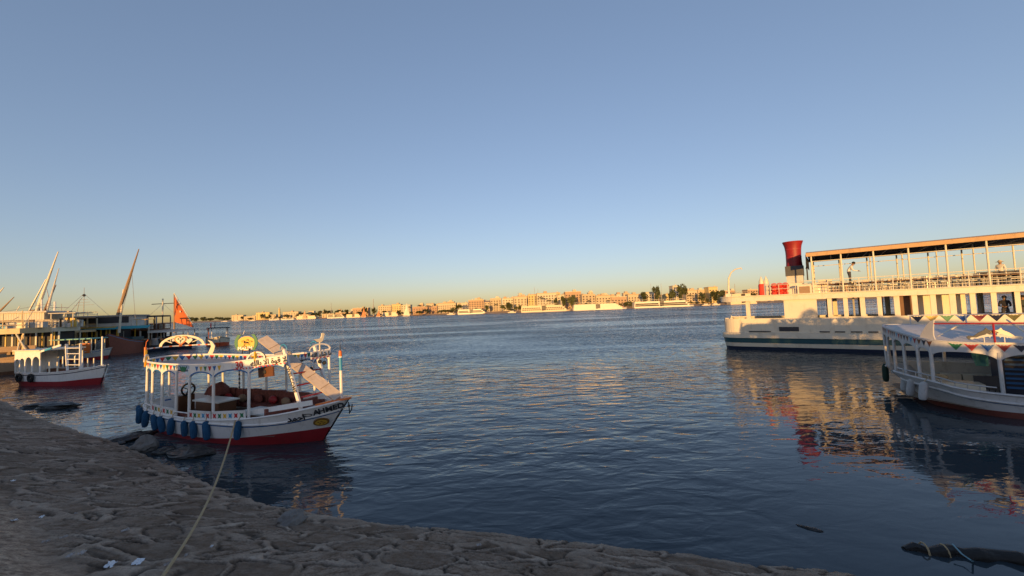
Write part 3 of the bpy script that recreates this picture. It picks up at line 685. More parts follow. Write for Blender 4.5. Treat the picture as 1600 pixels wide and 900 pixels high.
mb.build('striped_pole', [M['white'], M['dark']], ah)
mb = MB(); mb.bar((4.6, 1.2, 2.42), (5.6, 1.22, 2.44), .04, .30); mb.build('dark_board', M['dark'], ah)
# steering wheel at the helm
mb = MB(); mb.box(.75, .95, -.25, .35, .33, 1.12, 1); mb.torus((1.05, .05, 1.36), .25, .04, 'x', 16, 6); 
for k in range(3): a = k*2.09+.5; mb.bar((1.05, .05, 1.36), (1.05, .05+.25*math.cos(a), 1.36+.25*math.sin(a)), .04, .03)
mb.tube([(.9, .05, 1.1), (1.05, .05, 1.36)], .03, 6); mb.build('steering_wheel', [M['black'], M['brown']], ah)
# mooring line hardware and the hanging chain at the stem
mb = MB(); mb.tube([(10.36, .02, 1.38), (10.42, 0, 1.1), (10.40, 0, .98), (10.47, .05, 1.12), (10.5, .05, 1.3)], .02, 5); mb.ball((10.40, .0, 1.25), .05, 6, 5); mb.build('chain', M['dark'], ah)
# things aboard
lx = lambda p: A_L(p)
def in_boat(o): o.location = lx(o['_p']) if '_p' in o else o.location
t1 = thing('table', 'brown panelled table with a white top amidships on the AHMED boat', 'table', lx((3.1, 0, .33)), A_RZ)
mb = MB(); mb.box(-.76, .76, -.34, .34, 0, .70); mb.box(-.5, .5, -.35, -.34, .12, .6); mb.build('base', M['brown'], t1)
mb = MB(); mb.box(-.86, .86, -.42, .42, .70, .75); mb.build('tabletop', M['tabletop'], t1)
t2 = thing('table', 'lower brown table with a white top near the bow of the AHMED boat', 'table', lx((6.35, -.1, .33)), A_RZ)
mb = MB(); mb.box(-.95, .95, -.36, .36, 0, .46); mb.build('base', M['brown'], t2)
mb = MB(); mb.box(-1.05, 1.05, -.46, .46, .46, .51); mb.build('tabletop', M['tabletop'], t2)
mb = MB(); rr = random.Random(3)
g = 12; vs_ = []
for i in range(g+1):
    for j in range(g+1):
        u, v_ = i/g*2-1, j/g*2-1; h = max(0, 1-u*u)**.5*max(0, 1-v_*v_)**.5; vs_.append((u*.40, v_*.36, .48*h**.7*(1+.22*mnoise.noise((u*2, v_*2, 4))) + .05*mnoise.noise((u*5, v_*5, 1))))
mb.add(vs_, [(i*(g+1)+j, (i+1)*(g+1)+j, (i+1)*(g+1)+j+1, i*(g+1)+j+1) for i in range(g) for j in range(g)])
tag(mb.build('cushion_heap', M['cushion'], None, smooth=True, loc=lx((1.75, .85, 1.05)), rot=(0, 0, A_RZ)), 'heap of reddish brown patterned cushions on the far bench of the AHMED boat', 'cushions')
# boarding plank
pk = thing('boarding_plank', 'pale wooden plank with cross battens leaning from the AHMED bow over its roof', 'plank', lx((10.0, -.05, 1.5)), A_RZ)
e1 = Vector((-3.95, .02, 2.05)); mb = MB(); mb.bar((0, 0, 0), e1, .36, .085, up=(0, -.42, .9)); plank_mat = mat('plank_wood', (.52, .44, .37), .6, var=.2, scale=2, stretch=(1, 6, 1), dirt=.3); mb.build('board', plank_mat, pk)
dv = e1.normalized(); sv = dv.cross(Vector((0, -.42, .9))).normalized(); nv = sv.cross(dv); nv = nv if nv.z > 0 else -nv
for k in range(1, 6): c = e1*(k/6) + nv*.046; mb = MB(); mb.bar(c - sv*.17, c + sv*.17, .022, .014); mb.build('batten', M['wood'], pk)
mb = MB(); mb.torus(e1*.66 + nv*.0, .23, .02, 'x', 12, 5); mb.build('lashing', M['grey'], pk)
# blue fenders along the near quarter
fpx = [215, 221, 233, 246, 256, 271, 292, 306, 326, 377]
xs_ = [-.42] + [hull_x_for_px(p, .6) for p in fpx[1:]]
proto = None
for i, x in enumerate(sorted(xs_, reverse=True)):
    if i > 7: x = [.42, -.1][i-8]
    hs = HA.at(x); y = -(hs[1]+.07+(.05, .16)[i-8] if i > 7 else hs[1]+.07); zt = hs[2]-.10
    lab = 'blue cloth covered fender on the AHMED boat, ' + ('the one hanging nearest the bow' if i == 0 else ordinal(i) + ' in the row counted from the bow')
    if proto is None:
        f = thing('boat_fender', lab, 'fender', lx((x, y, zt-.2)), A_RZ, 'blue fenders on the near side of the AHMED boat')
        mb = MB(); mb.lathe((0, 0, 0), [(.02, -.34), (.08, -.31), (.108, -.2), (.112, 0), (.108, .16), (.075, .26), (.02, .29)], 10); mb.build('body', M['fender'], f, smooth=True)
        mb = MB(); mb.tube([(0, 0, .27), (0, .04, .40), (0, .10, .44)], .012, 5); mb.build('lanyard', M['rope'], f); proto = f
    else:
        f = copy_tree(proto); f['label'] = lab; f.location = lx((x, y, zt-.2))
    f.rotation_euler = (R(rr.uniform(-6, 6)), R(rr.uniform(-14, 14)), A_RZ + rr.uniform(-.3, .3))
    s_ = rr.uniform(.9, 1.08); f.scale = (s_, s_, s_)
# mooring rope down to the bank
p0 = lx((7.0, -1.62, .93)); p1 = ground_at(262, 899); d_ = (p1-p0); p2 = p1 + Vector((d_.x, d_.y, 0)).normalized()*1.6; p2.z = bank_z(shore_dist(p2.x, p2.y)) + .05
mb = MB(); pts = [p0 + (p2-p0)*(i/30) + Vector((0, 0, -.55*math.sin(math.pi*i/30)*(1-.0))) for i in range(31)]
pts = [Vector((p.x, p.y, max(p.z, bank_z(shore_dist(p.x, p.y)) + .06))) for p in pts]
mb.tube(pts, .022, 6); tag(mb.build('mooring_rope', M['rope'], smooth=True), 'straw coloured mooring rope running from the AHMED boat down to the stone bank', 'rope')
mb = MB(); mb.tube([p2 + Vector((0, 0, -.15)), p2 + Vector((0, 0, .35))], .03, 8); tag(mb.build('mooring_stake', M['steel']), 'iron mooring stake holding the straw coloured rope in the stone bank', 'stake')
# ------------------------------------------------------------------ people
M['skin'] = mat('skin', (.30, .17, .10), .55, var=.1); M['hair'] = mat('dark_hair', (.015, .012, .01), .7)
M['shirtw'] = mat('white_shirt', (.70, .66, .60), .8, var=.08, scale=8); M['trousers'] = mat('dark_trousers', (.05, .05, .06), .8)
M['jacket'] = mat('black_jacket', (.022, .022, .028), .8); M['straw'] = mat('pale_sun_hat', (.60, .50, .36), .8)
M['olive'] = mat('olive_jacket', (.035, .045, .045), .8)
def person(label, loc, rz, pose, shirt, trousers, hat=None, scale=1.0, group=None):
    """one skinned body; pose = dict of joints in metres, facing +x"""
    J = dict(pelvis=(0, 0, .95), waist=(0, 0, 1.12), chest=(0, 0, 1.36), neck=(0, 0, 1.50), head0=(.015, 0, 1.60), head1=(.02, 0, 1.70), lsh=(0, .17, 1.42), rsh=(0, -.17, 1.42), lel=(0, .24, 1.14), rel=(0, -.24, 1.14),
             lwr=(.06, .24, .90), rwr=(.06, -.24, .90), lhip=(0, .09, .90), rhip=(0, -.09, .90), lkn=(.02, .10, .50), rkn=(.02, -.10, .50), lan=(0, .10, .09), ran=(0, -.10, .09), lto=(.16, .12, .035), rto=(.16, -.12, .035))
    J.update(pose)
    rad = dict(pelvis=.145, waist=.125, chest=.145, neck=.058, head0=.085, head1=.082, lsh=.075, rsh=.075, lel=.046, rel=.046, lwr=.033, rwr=.033, lhip=.10, rhip=.10, lkn=.062, rkn=.062, lan=.042, ran=.042, lto=.035, rto=.035)
    E_ = [('pelvis', 'waist', 1), ('waist', 'chest', 1), ('chest', 'neck', 1), ('neck', 'head0', 0), ('head0', 'head1', 0), ('chest', 'lsh', 1), ('chest', 'rsh', 1), ('lsh', 'lel', 1), ('rsh', 'rel', 1), ('lel', 'lwr', 1), ('rel', 'rwr', 1),
          ('pelvis', 'lhip', 2), ('pelvis', 'rhip', 2), ('lhip', 'lkn', 2), ('rhip', 'rkn', 2), ('lkn', 'lan', 2), ('rkn', 'ran', 2), ('lan', 'lto', 3), ('ran', 'rto', 3)]
    names = list(J); idx = {k: i for i, k in enumerate(names)}
    me = bpy.data.meshes.new('tmp'); me.from_pydata([J[k] for k in names], [(idx[a], idx[b]) for a, b, _ in E_], [])
    o = bpy.data.objects.new('tmp', me); COL.objects.link(o)
    o.modifiers.new('s', 'SKIN'); sv = me.skin_vertices[0].data
    for k in names: sv[idx[k]].radius = (rad[k], rad[k] * (.78 if k in ('chest', 'waist', 'pelvis') else 1)) if k in rad else (.05, .05)
    sv[idx['pelvis']].use_root = True
    o.modifiers.new('u', 'SUBSURF').levels = 2
    bpy.context.view_layer.update()
    m2 = bpy.data.meshes.new_from_object(o.evaluated_get(bpy.context.evaluated_depsgraph_get())); bpy.data.objects.remove(o)
    mb = MB(); mb.v = [tuple(v.co) for v in m2.vertices]; mb.f = [list(p.vertices) for p in m2.polygons]
    seg = [(Vector(J[a]), Vector(J[b]), m_) for a, b, m_ in E_]
    for p in m2.polygons:
        c = p.center; best = (9, 0)
        for a, b, m_ in seg:
            t = max(0, min(1, (c-a).dot(b-a)/(b-a).length_squared)); d = (c - a - (b-a)*t).length
            if d < best[0]: best = (d, m_)
        mb.m.append(best[1])
    fw = (Vector(J['head1']) - Vector(J['neck'])).normalized(); fx = Vector((1, 0, 0)) - fw*fw.x; fx.normalize(); hc = (Vector(J['head0']) + Vector(J['head1']))/2
    mb.ball(hc + fx*.088 - fw*.01, .018, 6, 4, 0); fy = fw.cross(fx)
    for sd in (-1, 1): mb.ball(hc + fx*.078 + fy*sd*.03 + fw*.015, .011, 6, 4, 3); mb.ball(hc + fy*sd*.085, .024, 6, 4, 0, (1, .5, 1.2))
    for w_, e_ in (('lwr', 'lel'), ('rwr', 'rel')):
        d = (Vector(J[w_]) - Vector(J[e_])).normalized(); s_ = d.cross(Vector((0, 0, 1)) if abs(d.z) < .9 else Vector((1, 0, 0))).normalized(); n_ = d.cross(s_)
        c = Vector(J[w_]); mb.ball(c + d*.05, .038, 8, 5, 0, (1, 1, 1))
        for k, l_ in enumerate((.075, .085, .08, .065)):
            b = c + d*.08 + s_*(-.03+.02*k); mb.tube([b, b + d*l_*.6 + n_*.006, b + d*l_ + n_*.02], [.0095, .009, .006], 5, 0)
        b = c + d*.035 - s_*.035; mb.tube([b, b - s_*.025 + d*.03, b - s_*.025 + d*.06 + n_*.01], [.011, .010, .007], 5, 0)
    root = thing('person', label, 'person', loc, rz, group); root.scale = (scale,)*3
    mb.build('body', [M['skin'], shirt, trousers, M['dark']], root, smooth=True)
    mb = MB(); b0 = len(mb.v); mb.lathe((0, 0, 0), [(.10, -.03), (.103, .02), (.09, .07), (.055, .105), (.01, .115)], 12)
    if hat == 'brim': mb.lathe((0, 0, 0), [(.11, -.005), (.21, -.02), (.215, -.012), (.10, .02)], 16)
    if hat == 'cap': mb.box(.05, .19, -.07, .07, .0, .015)
    mt = Matrix((fx, fy, fw)).transposed().to_4x4(); mt.translation = hc + fw*.035 - fx*.008
    mb.v = [tuple(mt @ Vector(v)) for v in mb.v]
    mb.build('hat' if hat else 'hair', M['straw'] if hat == 'brim' else (M['jacket'] if hat == 'cap' else M['hair']), root, smooth=True)
    return root

# ------------------------------------------------------------------ the double deck ferry
F_AX = Vector((.783, -.622, 0)).normalized(); F_N = Vector((.622, .783, 0)).normalized(); F_O = Vector((19.0, 36.5, 0)); F_RZ = math.atan2(F_AX.y, F_AX.x); FW, FL = 6.4, 27.0
FP = lambda x, y, z: F_O + F_AX*x + F_N*y + Vector((0, 0, z))
def fx(px, y=0.0, z=4.3):
    lo, hi = -3.0, 40.0
    for _ in range(40):
        m_ = (lo+hi)/2
        if proj(FP(m_, y, z))[0] < px: lo = m_
        else: hi = m_
    return lo
# ------------------------------------------------------------------ unseen leaf screen and wall, added behind the camera to shade boats and ferry
def lane(u, a): return Vector((.22*a + .9755*u, .9755*a - .22*u, 0))
M['leafdark'] = mat('shade_screen_leaves', (.05, .075, .025), .7, var=.5, scale=2)
M['parapet'] = mat('shade_wall_stone', (.34, .29, .23), .8, var=.25, bump=.02)
rr = random.Random(11)
HP = [(9, 3.3), (12, 3.5), (13.35, 3.5)]  # top profile of the added screen, shaped for the shadow outline on the ferry
for px_, z_ in ((1192, 1.6), (1197, 2.2), (1204, 2.7), (1212, 2.85), (1220, 2.6), (1228, 2.8), (1235, 2.45), (1240, 2.6), (1249, 2.8), (1257, 3.4), (1268, 3.65), (1279, 3.4), (1287, 2.8), (1297, 2.85), (1305, 2.3), (1312, 2.9), (1319, 2.95), (1326, 2.3), (1334, 2.75), (1343, 3.0), (1357, 2.75), (1372, 3.05), (1388, 2.8), (1400, 3.0), (1420, 2.7)):
    q_ = FP(fx(px_, 0, 2.5), 0, 0); HP.append((.9755*q_.x - .22*q_.y, z_ + (.22*q_.x + .9755*q_.y + 3.6)*math.tan(SUN_EL)))
HP.append((28, 3.7))
SUN_HOLES = [(12.55, 12.85, 2.9, 3.25), (12.98, 13.2, 2.9, 3.25)]  # gaps cut so patches of sun reach the right boat's rim
mb = MB()
for i in range(20000):
    u = rr.uniform(10, 28); top = float(np.interp(u, [h[0] for h in HP], [h[1] for h in HP])) - 2.2
    z = 2.0 + top*(1 - rr.random()**1.3*.98); p = lane(u, -3.6 + rr.gauss(0, .22)); p.z = z
    if any(h[0] < u < h[1] and h[2] < z < h[3] for h in SUN_HOLES): continue
    d1 = Vector((rr.gauss(0, 1), rr.gauss(0, 1), rr.gauss(0, 1))).normalized(); d2 = d1.orthogonal().normalized(); s_ = .09
    mb.add([p - d1*s_, p + d2*s_*.6, p + d1*s_, p - d2*s_*.6], [(0, 1, 2, 3)])
hg = thing('shade_screen', 'added leafy screen behind the camera shading the right edge boat and ferry', 'shade_screen')
mb.build('foliage', M['leafdark'], hg)
mb = MB()
for k in range(14): p = lane(10.3 + k*1.3, -3.6); mb.tube([(p.x, p.y, 1.9), (p.x, p.y, 3.0)], .035, 6)
mb.tube([lane(10.1, -3.6) + Vector((0, 0, 2.0)), lane(27.8, -3.6) + Vector((0, 0, 2.0))], .03, 5); mb.build('stems', M['wood'], hg)
pw = thing('shade_wall', 'added wall behind the camera shading the AHMED boat', 'wall')
mb = MB()
up = [(-16.9, 2.6), (-16.4, 3.2), (-15.6, 3.45), (-14, 3.52), (-12.6, 3.5), (-12.1, 3.4), (-11.7, 2.2)]  # top of the added wall, shaped for the shade line on the AHMED boat
for (u0, z0), (u1, z1) in zip(up, up[1:]):
    a, b = lane(u0, -4), lane(u1, -4); mb.bar((a.x, a.y, (1.6+z0)/2), (b.x, b.y, (1.6+z0)/2), .4, z0-1.6)
mb.build('masonry', M['parapet'], pw)

fe = thing('ferry', 'white double deck river ferry with a red flared funnel and open upper deck', 'ferry', F_O, F_RZ)
def plan(off=0.0, x1=FL, rnd=1.3):
    pts = [(x1, -off)]
    for i in range(9): a = math.pi/2*i/8; pts.append((rnd - (rnd+off)*math.sin(a), rnd - (rnd+off)*math.cos(a)))
    for i in range(9): a = math.pi/2*i/8; pts.append((rnd - (rnd+off)*math.cos(a), FW - rnd + (rnd+off)*math.sin(a)))
    pts.append((x1, FW+off)); return pts
def band(mb, o0, z0, o1, z1, mi=0):
    A, B = plan(o0), plan(o1); mb.strip([(x, y, z1) for x, y in B], [(x, y, z0) for x, y in A], mi)
def slab(mb, off, z0, z1, mi=0):
    P_ = plan(off); k = len(P_); mb.add([(x, y, z0) for x, y in P_] + [(x, y, z1) for x, y in P_], [list(range(k-1, -1, -1))[::-1], list(range(2*k-1, k-1, -1))] + [(i, i+k, (i+1) % k + k, (i+1) % k) for i in range(k)], mi)
mb = MB(); band(mb, -.25, -.5, -.08, .26, 2); band(mb, -.08, .26, 0, .62, 0); band(mb, .015, .60, .03, 1.03, 1); band(mb, .0, 1.0, .14, 1.03, 0); band(mb, .14, 1.03, .14, 1.46, 0); band(mb, .14, 1.46, -.2, 1.5, 0)
mb.build('hull', [M['ferry'], M['teal'], M['navy']], fe)
mb = MB(); slab(mb, -.25, 1.40, 1.52); mb.build('main_deck', M['deck'], fe)
mb = MB(); band(mb, -.08, 1.49, -.06, 2.72); band(mb, -.06, 2.72, -.22, 2.72); A = plan(-.2); mb.strip([(x, y, 1.53) for x, y in A], [(x, y, 2.72) for x, y in A]); mb.build('bulwark', M['ferry'], fe)
mb = MB(); slab(mb, .12, 4.24, 4.66); mb.build('upper_deck', M['ferry'], fe, fix=True)
mb = MB(); P_ = plan(.14); mb.tube([(x, y, 4.68) for x, y in P_], .05, 6); mb.build('deck_edge', M['cream'], fe)
def scup(p0, p1, z0, z1):
    a, b = fx(p0, 0, 2), fx(p1, 0, 2); mb = MB(); mb.box(a, b, .02, .075, z0, z1); mb.build('scupper', M['dark'], fe)
scup(1217, 1248, 1.62, 1.98)
for a, b in ((1170, 1204), (1280, 1296), (1304, 1320), (1329, 1347), (1356, 1372)): scup(a, b, 1.54, 1.63)
# side walls: pillars between the openings, near and far
wins = [(1171, 1224), (1275.5, 1292), (1299, 1317), (1324, 1343), (1351, 1370), (1377, 1396), (1405, 1424), (1433, 1453), (1462, 1483), (1493, 1515), (1524, 1548), (1557, 1585), (1594, 1625)]
edges = [fx(1164.5)] + [fx(p) for w_ in wins for p in w_] + [FL]
def pillar(x0, x1, y0, y1, z0=2.60, z1=4.26):
    mb = MB(); mb.box(x0, x1, y0, y1, z0, z1); mb.build('pillar', M['ferry'], fe)
for i in range(0, len(edges), 2):
    a, b = edges[i], edges[i+1]
    if b > a + .05: pillar(a, b, .07, .19 + (.10 if i == 0 else 0))
for i in range(2, len(wins)):     # window sills slightly below the bulwark cap line
    mb = MB(); mb.box(edges[2*i+1]-.02, edges[2*i+2]+.02, .055, .24, 2.72, 2.78); mb.build('window_sill', M['cream'], fe)
for k in range(13):
    x = 4.6 + k*1.75; pillar(x, x+.32, FW-.2, FW-.08)
mb = MB(); mb.box(fx(1224), fx(1240), .9, 1.0, 1.52, 4.24); mb.build('partition', M['dark'], fe)
mb = MB(); mb.box(fx(1405)-.2, fx(1425)+.2, .8, .9, 1.52, 4.24); mb.build('partition', M['brown'], fe)
for a, b in ((1433, 1515),):
    mb = MB(); mb.box(fx(a), fx(b), 1.2, 1.3, 1.52, 4.24); mb.build('cabin_wall', M['cream'], fe)
for k in range(9):
    x = fx(1290) + k*1.7; mb = MB(); mb.box(x, x+.12, 2.4, 2.52, 1.52, 4.24); mb.build('inner_column', M['grey'], fe)
# stair housing
xa, xb = fx(1247), fx(1269.5); mb = MB(); mb.box(xa, xb, .05, 1.1, 4.66, 5.42); mb.build('stair_housing', M['ferry'], fe)
mb = MB(); mb.box(xa+.12, xb-.12, .02, .05, 4.74, 5.30); mb.build('housing_panel', M['wood'], fe)
# upper deck railing
x0r, x1r = fx(1250), FL
for z, r_ in ((4.93, .018), (5.2, .018), (5.47, .018), (5.74, .028)):
    mb = MB(); mb.tube([(x0r, .06, z), (x1r, .06, z)], r_, 6); mb.build('rail', M['cream'], fe)
    mb = MB(); mb.tube([(x0r, FW-.06, z), (x1r, FW-.06, z)], r_, 6); mb.build('rail', M['cream'], fe)
postx = [fx(p, 0, 6) for p in (1269.5, 1316, 1367, 1422, 1481, 1545)] + [fx(1545, 0, 6) + 2.6]
for i, x in enumerate(postx):
    mb = MB(); mb.tube([(x, .06, 4.62), (x, .06, 7.74)], .055, 8); mb.build('canopy_post', M['cream'], fe, smooth=True)
    mb = MB(); mb.tube([(x, FW-.06, 4.62), (x, FW-.06, 7.74)], .05, 8); mb.build('canopy_post', M['cream'], fe, smooth=True)
    mb = MB(); mb.tube([(x, 3.2, 4.62), (x, 3.2, 7.8)], .04, 8); mb.build('canopy_post', M['cream'], fe, smooth=True)
    if i < len(postx)-1:
        x2 = (x + postx[i+1])/2
        for y in (.06, FW-.06):
            mb = MB(); mb.tube([(x2, y, 4.62), (x2, y, 5.74)], .03, 6); mb.build('rail_post', M['cream'], fe)
xs_, xe_ = fx(1259, 0, 7.8), postx[-1] + .6
for z in (7.28,):
    for y in (.06, FW-.06): mb = MB(); mb.tube([(postx[0], y, z), (xe_, y, z)], .03, 6); mb.build('rail', M['cream'], fe)
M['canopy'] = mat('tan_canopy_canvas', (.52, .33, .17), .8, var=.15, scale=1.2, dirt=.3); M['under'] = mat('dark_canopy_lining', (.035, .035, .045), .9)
mb = MB()
prof = [(-.12, 7.70), (-.14, 7.98), (.1, 8.06), (1.6, 8.22), (3.2, 8.28), (4.8, 8.22), (FW-.1, 8.06), (FW+.14, 7.98), (FW+.12, 7.70)]
mb.strip([(xs_, y, z) for y, z in prof], [(xe_, y, z) for y, z in prof], 0)
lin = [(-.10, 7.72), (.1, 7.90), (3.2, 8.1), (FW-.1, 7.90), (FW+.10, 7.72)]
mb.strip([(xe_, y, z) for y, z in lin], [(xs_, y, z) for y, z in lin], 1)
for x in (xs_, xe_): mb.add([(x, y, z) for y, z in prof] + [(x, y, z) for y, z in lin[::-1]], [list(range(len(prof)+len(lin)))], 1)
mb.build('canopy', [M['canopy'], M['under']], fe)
for k in range(12):
    x = xs_ + .5 + k*(xe_-xs_-.8)/11; mb = MB(); mb.tube([(x, 0, 7.74), (x, FW, 7.74)], .03, 6); mb.build('canopy_beam', M['grey'], fe)
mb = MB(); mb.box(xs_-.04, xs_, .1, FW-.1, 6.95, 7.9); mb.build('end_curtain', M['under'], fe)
# funnel
cx, cy = fx(1240, 3.2, 8), 3.2
fu = MB(); n = 20
pf = [(.60, 7.2), (.57, 7.6), (.56, 8.2), (.58, 8.7), (.63, 9.05), (.72, 9.32), (.76, 9.44), (.70, 9.44), (.5, 9.0)]
fu.lathe((cx, cy, 0), pf, n, 0, 1.03, .9)
fo = fu.build('funnel', M['funnel'], fe, smooth=True)
mb = MB()
for z in (8.05, 8.75): mb.lathe((cx, cy, 0), [(.555 if z < 8.5 else .58, z-.03), (.575 if z < 8.5 else .60, z-.03), (.575 if z < 8.5 else .60, z+.03), (.555 if z < 8.5 else .58, z+.03)], n, 0, 1.03, .9)
mb.build('funnel_hoops', M['bred'], fo)
mb = MB(); mb.box(cx-.66, cx+.66, cy-.62, cy+.62, 6.35, 7.22); mb.build('funnel_base', mat('dark_grey_paint', (.07, .07, .075), .6, var=.3), fe)
mb = MB(); mb.box(cx-.6, cx+.6, cy-.55, cy+.55, 4.66, 6.35); mb.build('funnel_trunk', M['oldwhite'], fe)
mb = MB(); mb.tube([(cx+.85, cy, 6.9), (cx+1.0, cy, 7.5), (cx+1.7, cy, 7.75)], .07, 6); mb.bar((cx+.9, cy-.3, 5.9), (cx+.9, cy-.3, 7.5), .18, .1); mb.build('exhaust_bracket', M['dark'], fe)
# davit at the stern end
dv_x = fx(1139, 1.0, 5); mb = MB(); mb.tube([(dv_x, 1, 4.6), (dv_x, 1, 5.6), (dv_x+.05, 1, 6.4), (dv_x+.3, .95, 6.95), (dv_x+.65, .9, 7.22), (dv_x+1.15, .85, 7.3), (dv_x+1.2, .85, 7.15)], [.10, .085, .07, .06, .055, .05, .05], 8); mb.box(dv_x-.25, dv_x+.2, .75, 1.25, 4.62, 5.0)
mb.build('davit', M['cream'], fe, smooth=True)
for p0, p1 in ((1204, 1246),):
    for z in (5.2, 5.55):
        mb = MB(); mb.tube([(fx(p0), .1, z), (fx(p1), .1, z)], .018, 5); mb.build('rail', M['cream'], fe)
    for p in (1204, 1218, 1232, 1244): mb = MB(); mb.tube([(fx(p), .1, 4.62), (fx(p), .1, 5.56)], .022, 5); mb.build('rail_post', M['cream'], fe)
# tyre and mooring bits at the ferry's end
mb = MB(); mb.tube([(.9, -.02, 2.72), (.9, -.02, 3.0)], .05, 6); mb.tube([(1.5, .1, 2.72), (1.5, .1, 2.95)], .05, 6); mb.tube([(.9, -.02, 2.9), (1.5, .1, 2.88)], .05, 6); mb.build('mooring_bits', M['cream'], fe)
for x in (.3, 1.4): mb = MB(); mb.box(x, x+.6, .55, 1.15, 2.45, 2.78); mb.build('deck_locker', M['cream'], fe)
# ---- things on the upper deck
DZ = 4.665
def on_deck(px, y): return FP(fx(px, y, 5), y, DZ)
lab = ['lower left', 'lower middle', 'lower right', 'middle left', 'central', 'middle right', 'upper left', 'upper middle', 'upper right']
k = 0
M['raft'] = mat('red_lifejacket_cloth', (.62, .05, .03), .7, var=.25, scale=6)
for r_ in range(3):
    for c in range(3):
        mb = MB(); x = fx(1209.5 + 8.8*c, .6, 5.3); mb.ball((0, 0, 0), .24, 12, 8, 0, (1, 1.1, .70)); mb.torus((0, 0, 0), .225, .03, 'y', 12, 5, 0)
        tag(mb.build('life_jacket', M['raft'], smooth=True, loc=FP(x, .62, DZ + .17 + .325*r_), rot=(0, 0, F_RZ)), 'red life jacket bundle, the %s one of the stack beside the ferry funnel' % lab[k], 'life jacket', 'red life jackets stacked on the ferry'); k += 1
for px, lab_, m1, m2 in ((1190, 'folded parasol with red lower cloth near the ferry davit', M['raft'], M['cream']), (1197.5, 'folded cream parasol between red parasol and red life jackets', M['oldwhite'], M['cream'])):
    t = thing('folded_parasol', lab_, 'parasol', FP(fx(px, 1.2, 5.4), 1.2, DZ), F_RZ)
    mb = MB(); mb.lathe((0, 0, 0), [(.20, .0), (.25, .1), (.25, .95), (.18, 1.12)], 10); mb.build('lower_cloth', m1, t, smooth=True)
    mb = MB(); mb.lathe((0, 0, 1.05), [(.2, 0), (.19, .2), (.14, .4), (.04, .62), (.015, .72)], 10); mb.build('upper_cloth', m2, t, smooth=True)
# tables and chairs
def chair_proto():
    t = thing('deck_chair', 'cream metal chair standing on the ferry upper deck', 'chair', (0, 0, 0), 0, 'chairs on the ferry upper deck')
    mb = MB(); mb.box(-.22, .22, -.22, .22, .43, .47); mb.build('seat', M['cream'], t)
    mb = MB(); mb.box(-.24, -.20, -.22, .22, .62, .92); mb.build('backrest', M['cream'], t)
    for x in (-.2, .2):
        for y in (-.2, .2): mb = MB(); mb.tube([(x, y, 0), (x, y, .92 if x < 0 else .44)], .016, 5); mb.build('leg', M['steel'], t)
    return t
def table_proto():
    t = thing('deck_table', 'brown topped table on the ferry upper deck', 'table', (0, 0, 0), 0, 'tables on the ferry upper deck')
    mb = MB(); mb.box(-.5, .5, -.38, .38, .70, .75); mb.build('tabletop', M['brown'], t)
    mb = MB(); mb.tube([(0, 0, .02), (0, 0, .7)], .04, 6); mb.box(-.25, .25, -.25, .25, 0, .03); mb.build('pedestal', M['steel'], t)
    return t
cp, tp = chair_proto(), table_proto(); first = [True, True]
rr = random.Random(5)
for i in range(15):
    px = 1292 + i*20.5; 
    for row, y in enumerate((1.0, 2.9, 4.8)):
        if px > 1535 and row == 1 or (1315 < px < 1345 and row == 0): continue
        o = tp if first[0] else copy_tree(tp); first[0] = False
        x = fx(px, y, 5); o.location = FP(x, y, DZ); o.rotation_euler = (0, 0, F_RZ + rr.uniform(-.1, .1))
        for dx, dy, a in ((-.75, 0, 0), (.75, 0, math.pi), (0, .65, -math.pi/2)):
            if rr.random() < .2: continue
            c = cp if first[1] else copy_tree(cp); first[1] = False
            c.location = FP(x + dx, y + dy, DZ); c.rotation_euler = (0, 0, F_RZ + a + rr.uniform(-.35, .35))
sf = thing('sofa', 'dark long sofa below the sun hatted person on the ferry upper deck', 'sofa', FP(fx(1558, 1.6, 5.2), 1.6, DZ), F_RZ)
mb = MB(); mb.box(-.9, .9, -.2, .5, .1, .45); mb.build('seat', M['navy'], sf); mb = MB(); mb.box(-.95, .95, -.32, -.2, .1, 1.0); mb.build('backrest', M['navy'], sf)
M['crate'] = mat('white_plastic', (.66, .60, .48), .5, var=.1)
for i, (px, y, z, sx_, sz_, nm, lb) in enumerate(((1236, .9, 0, .45, .5, 'storage_box', 'pale storage box left of the ferry stair housing'), (1243, 1.6, 0, .5, .95, 'cabinet', 'tall pale cabinet under the grey funnel base on the ferry'), (1279, 1.2, 0, .55, .8, 'storage_box', 'wide pale storage box right of the ferry stair housing'),
        (1290, 2.4, 0, .45, 1.1, 'cabinet', 'pale cabinet behind the canopy post nearest the funnel'))):
    mb = MB(); mb.box(-sx_, sx_, -.3, .3, 0, sz_); mb.box(-sx_-.02, sx_+.02, -.32, .32, sz_, sz_+.05); mb.box(-sx_*.8, sx_*.8, -.32, -.3, .1, sz_-.1)
    tag(mb.build(nm, M['crate'], loc=FP(fx(px, y, 5.2), y, DZ), rot=(0, 0, F_RZ)), lb, 'box' if 'box' in nm else 'cabinet')
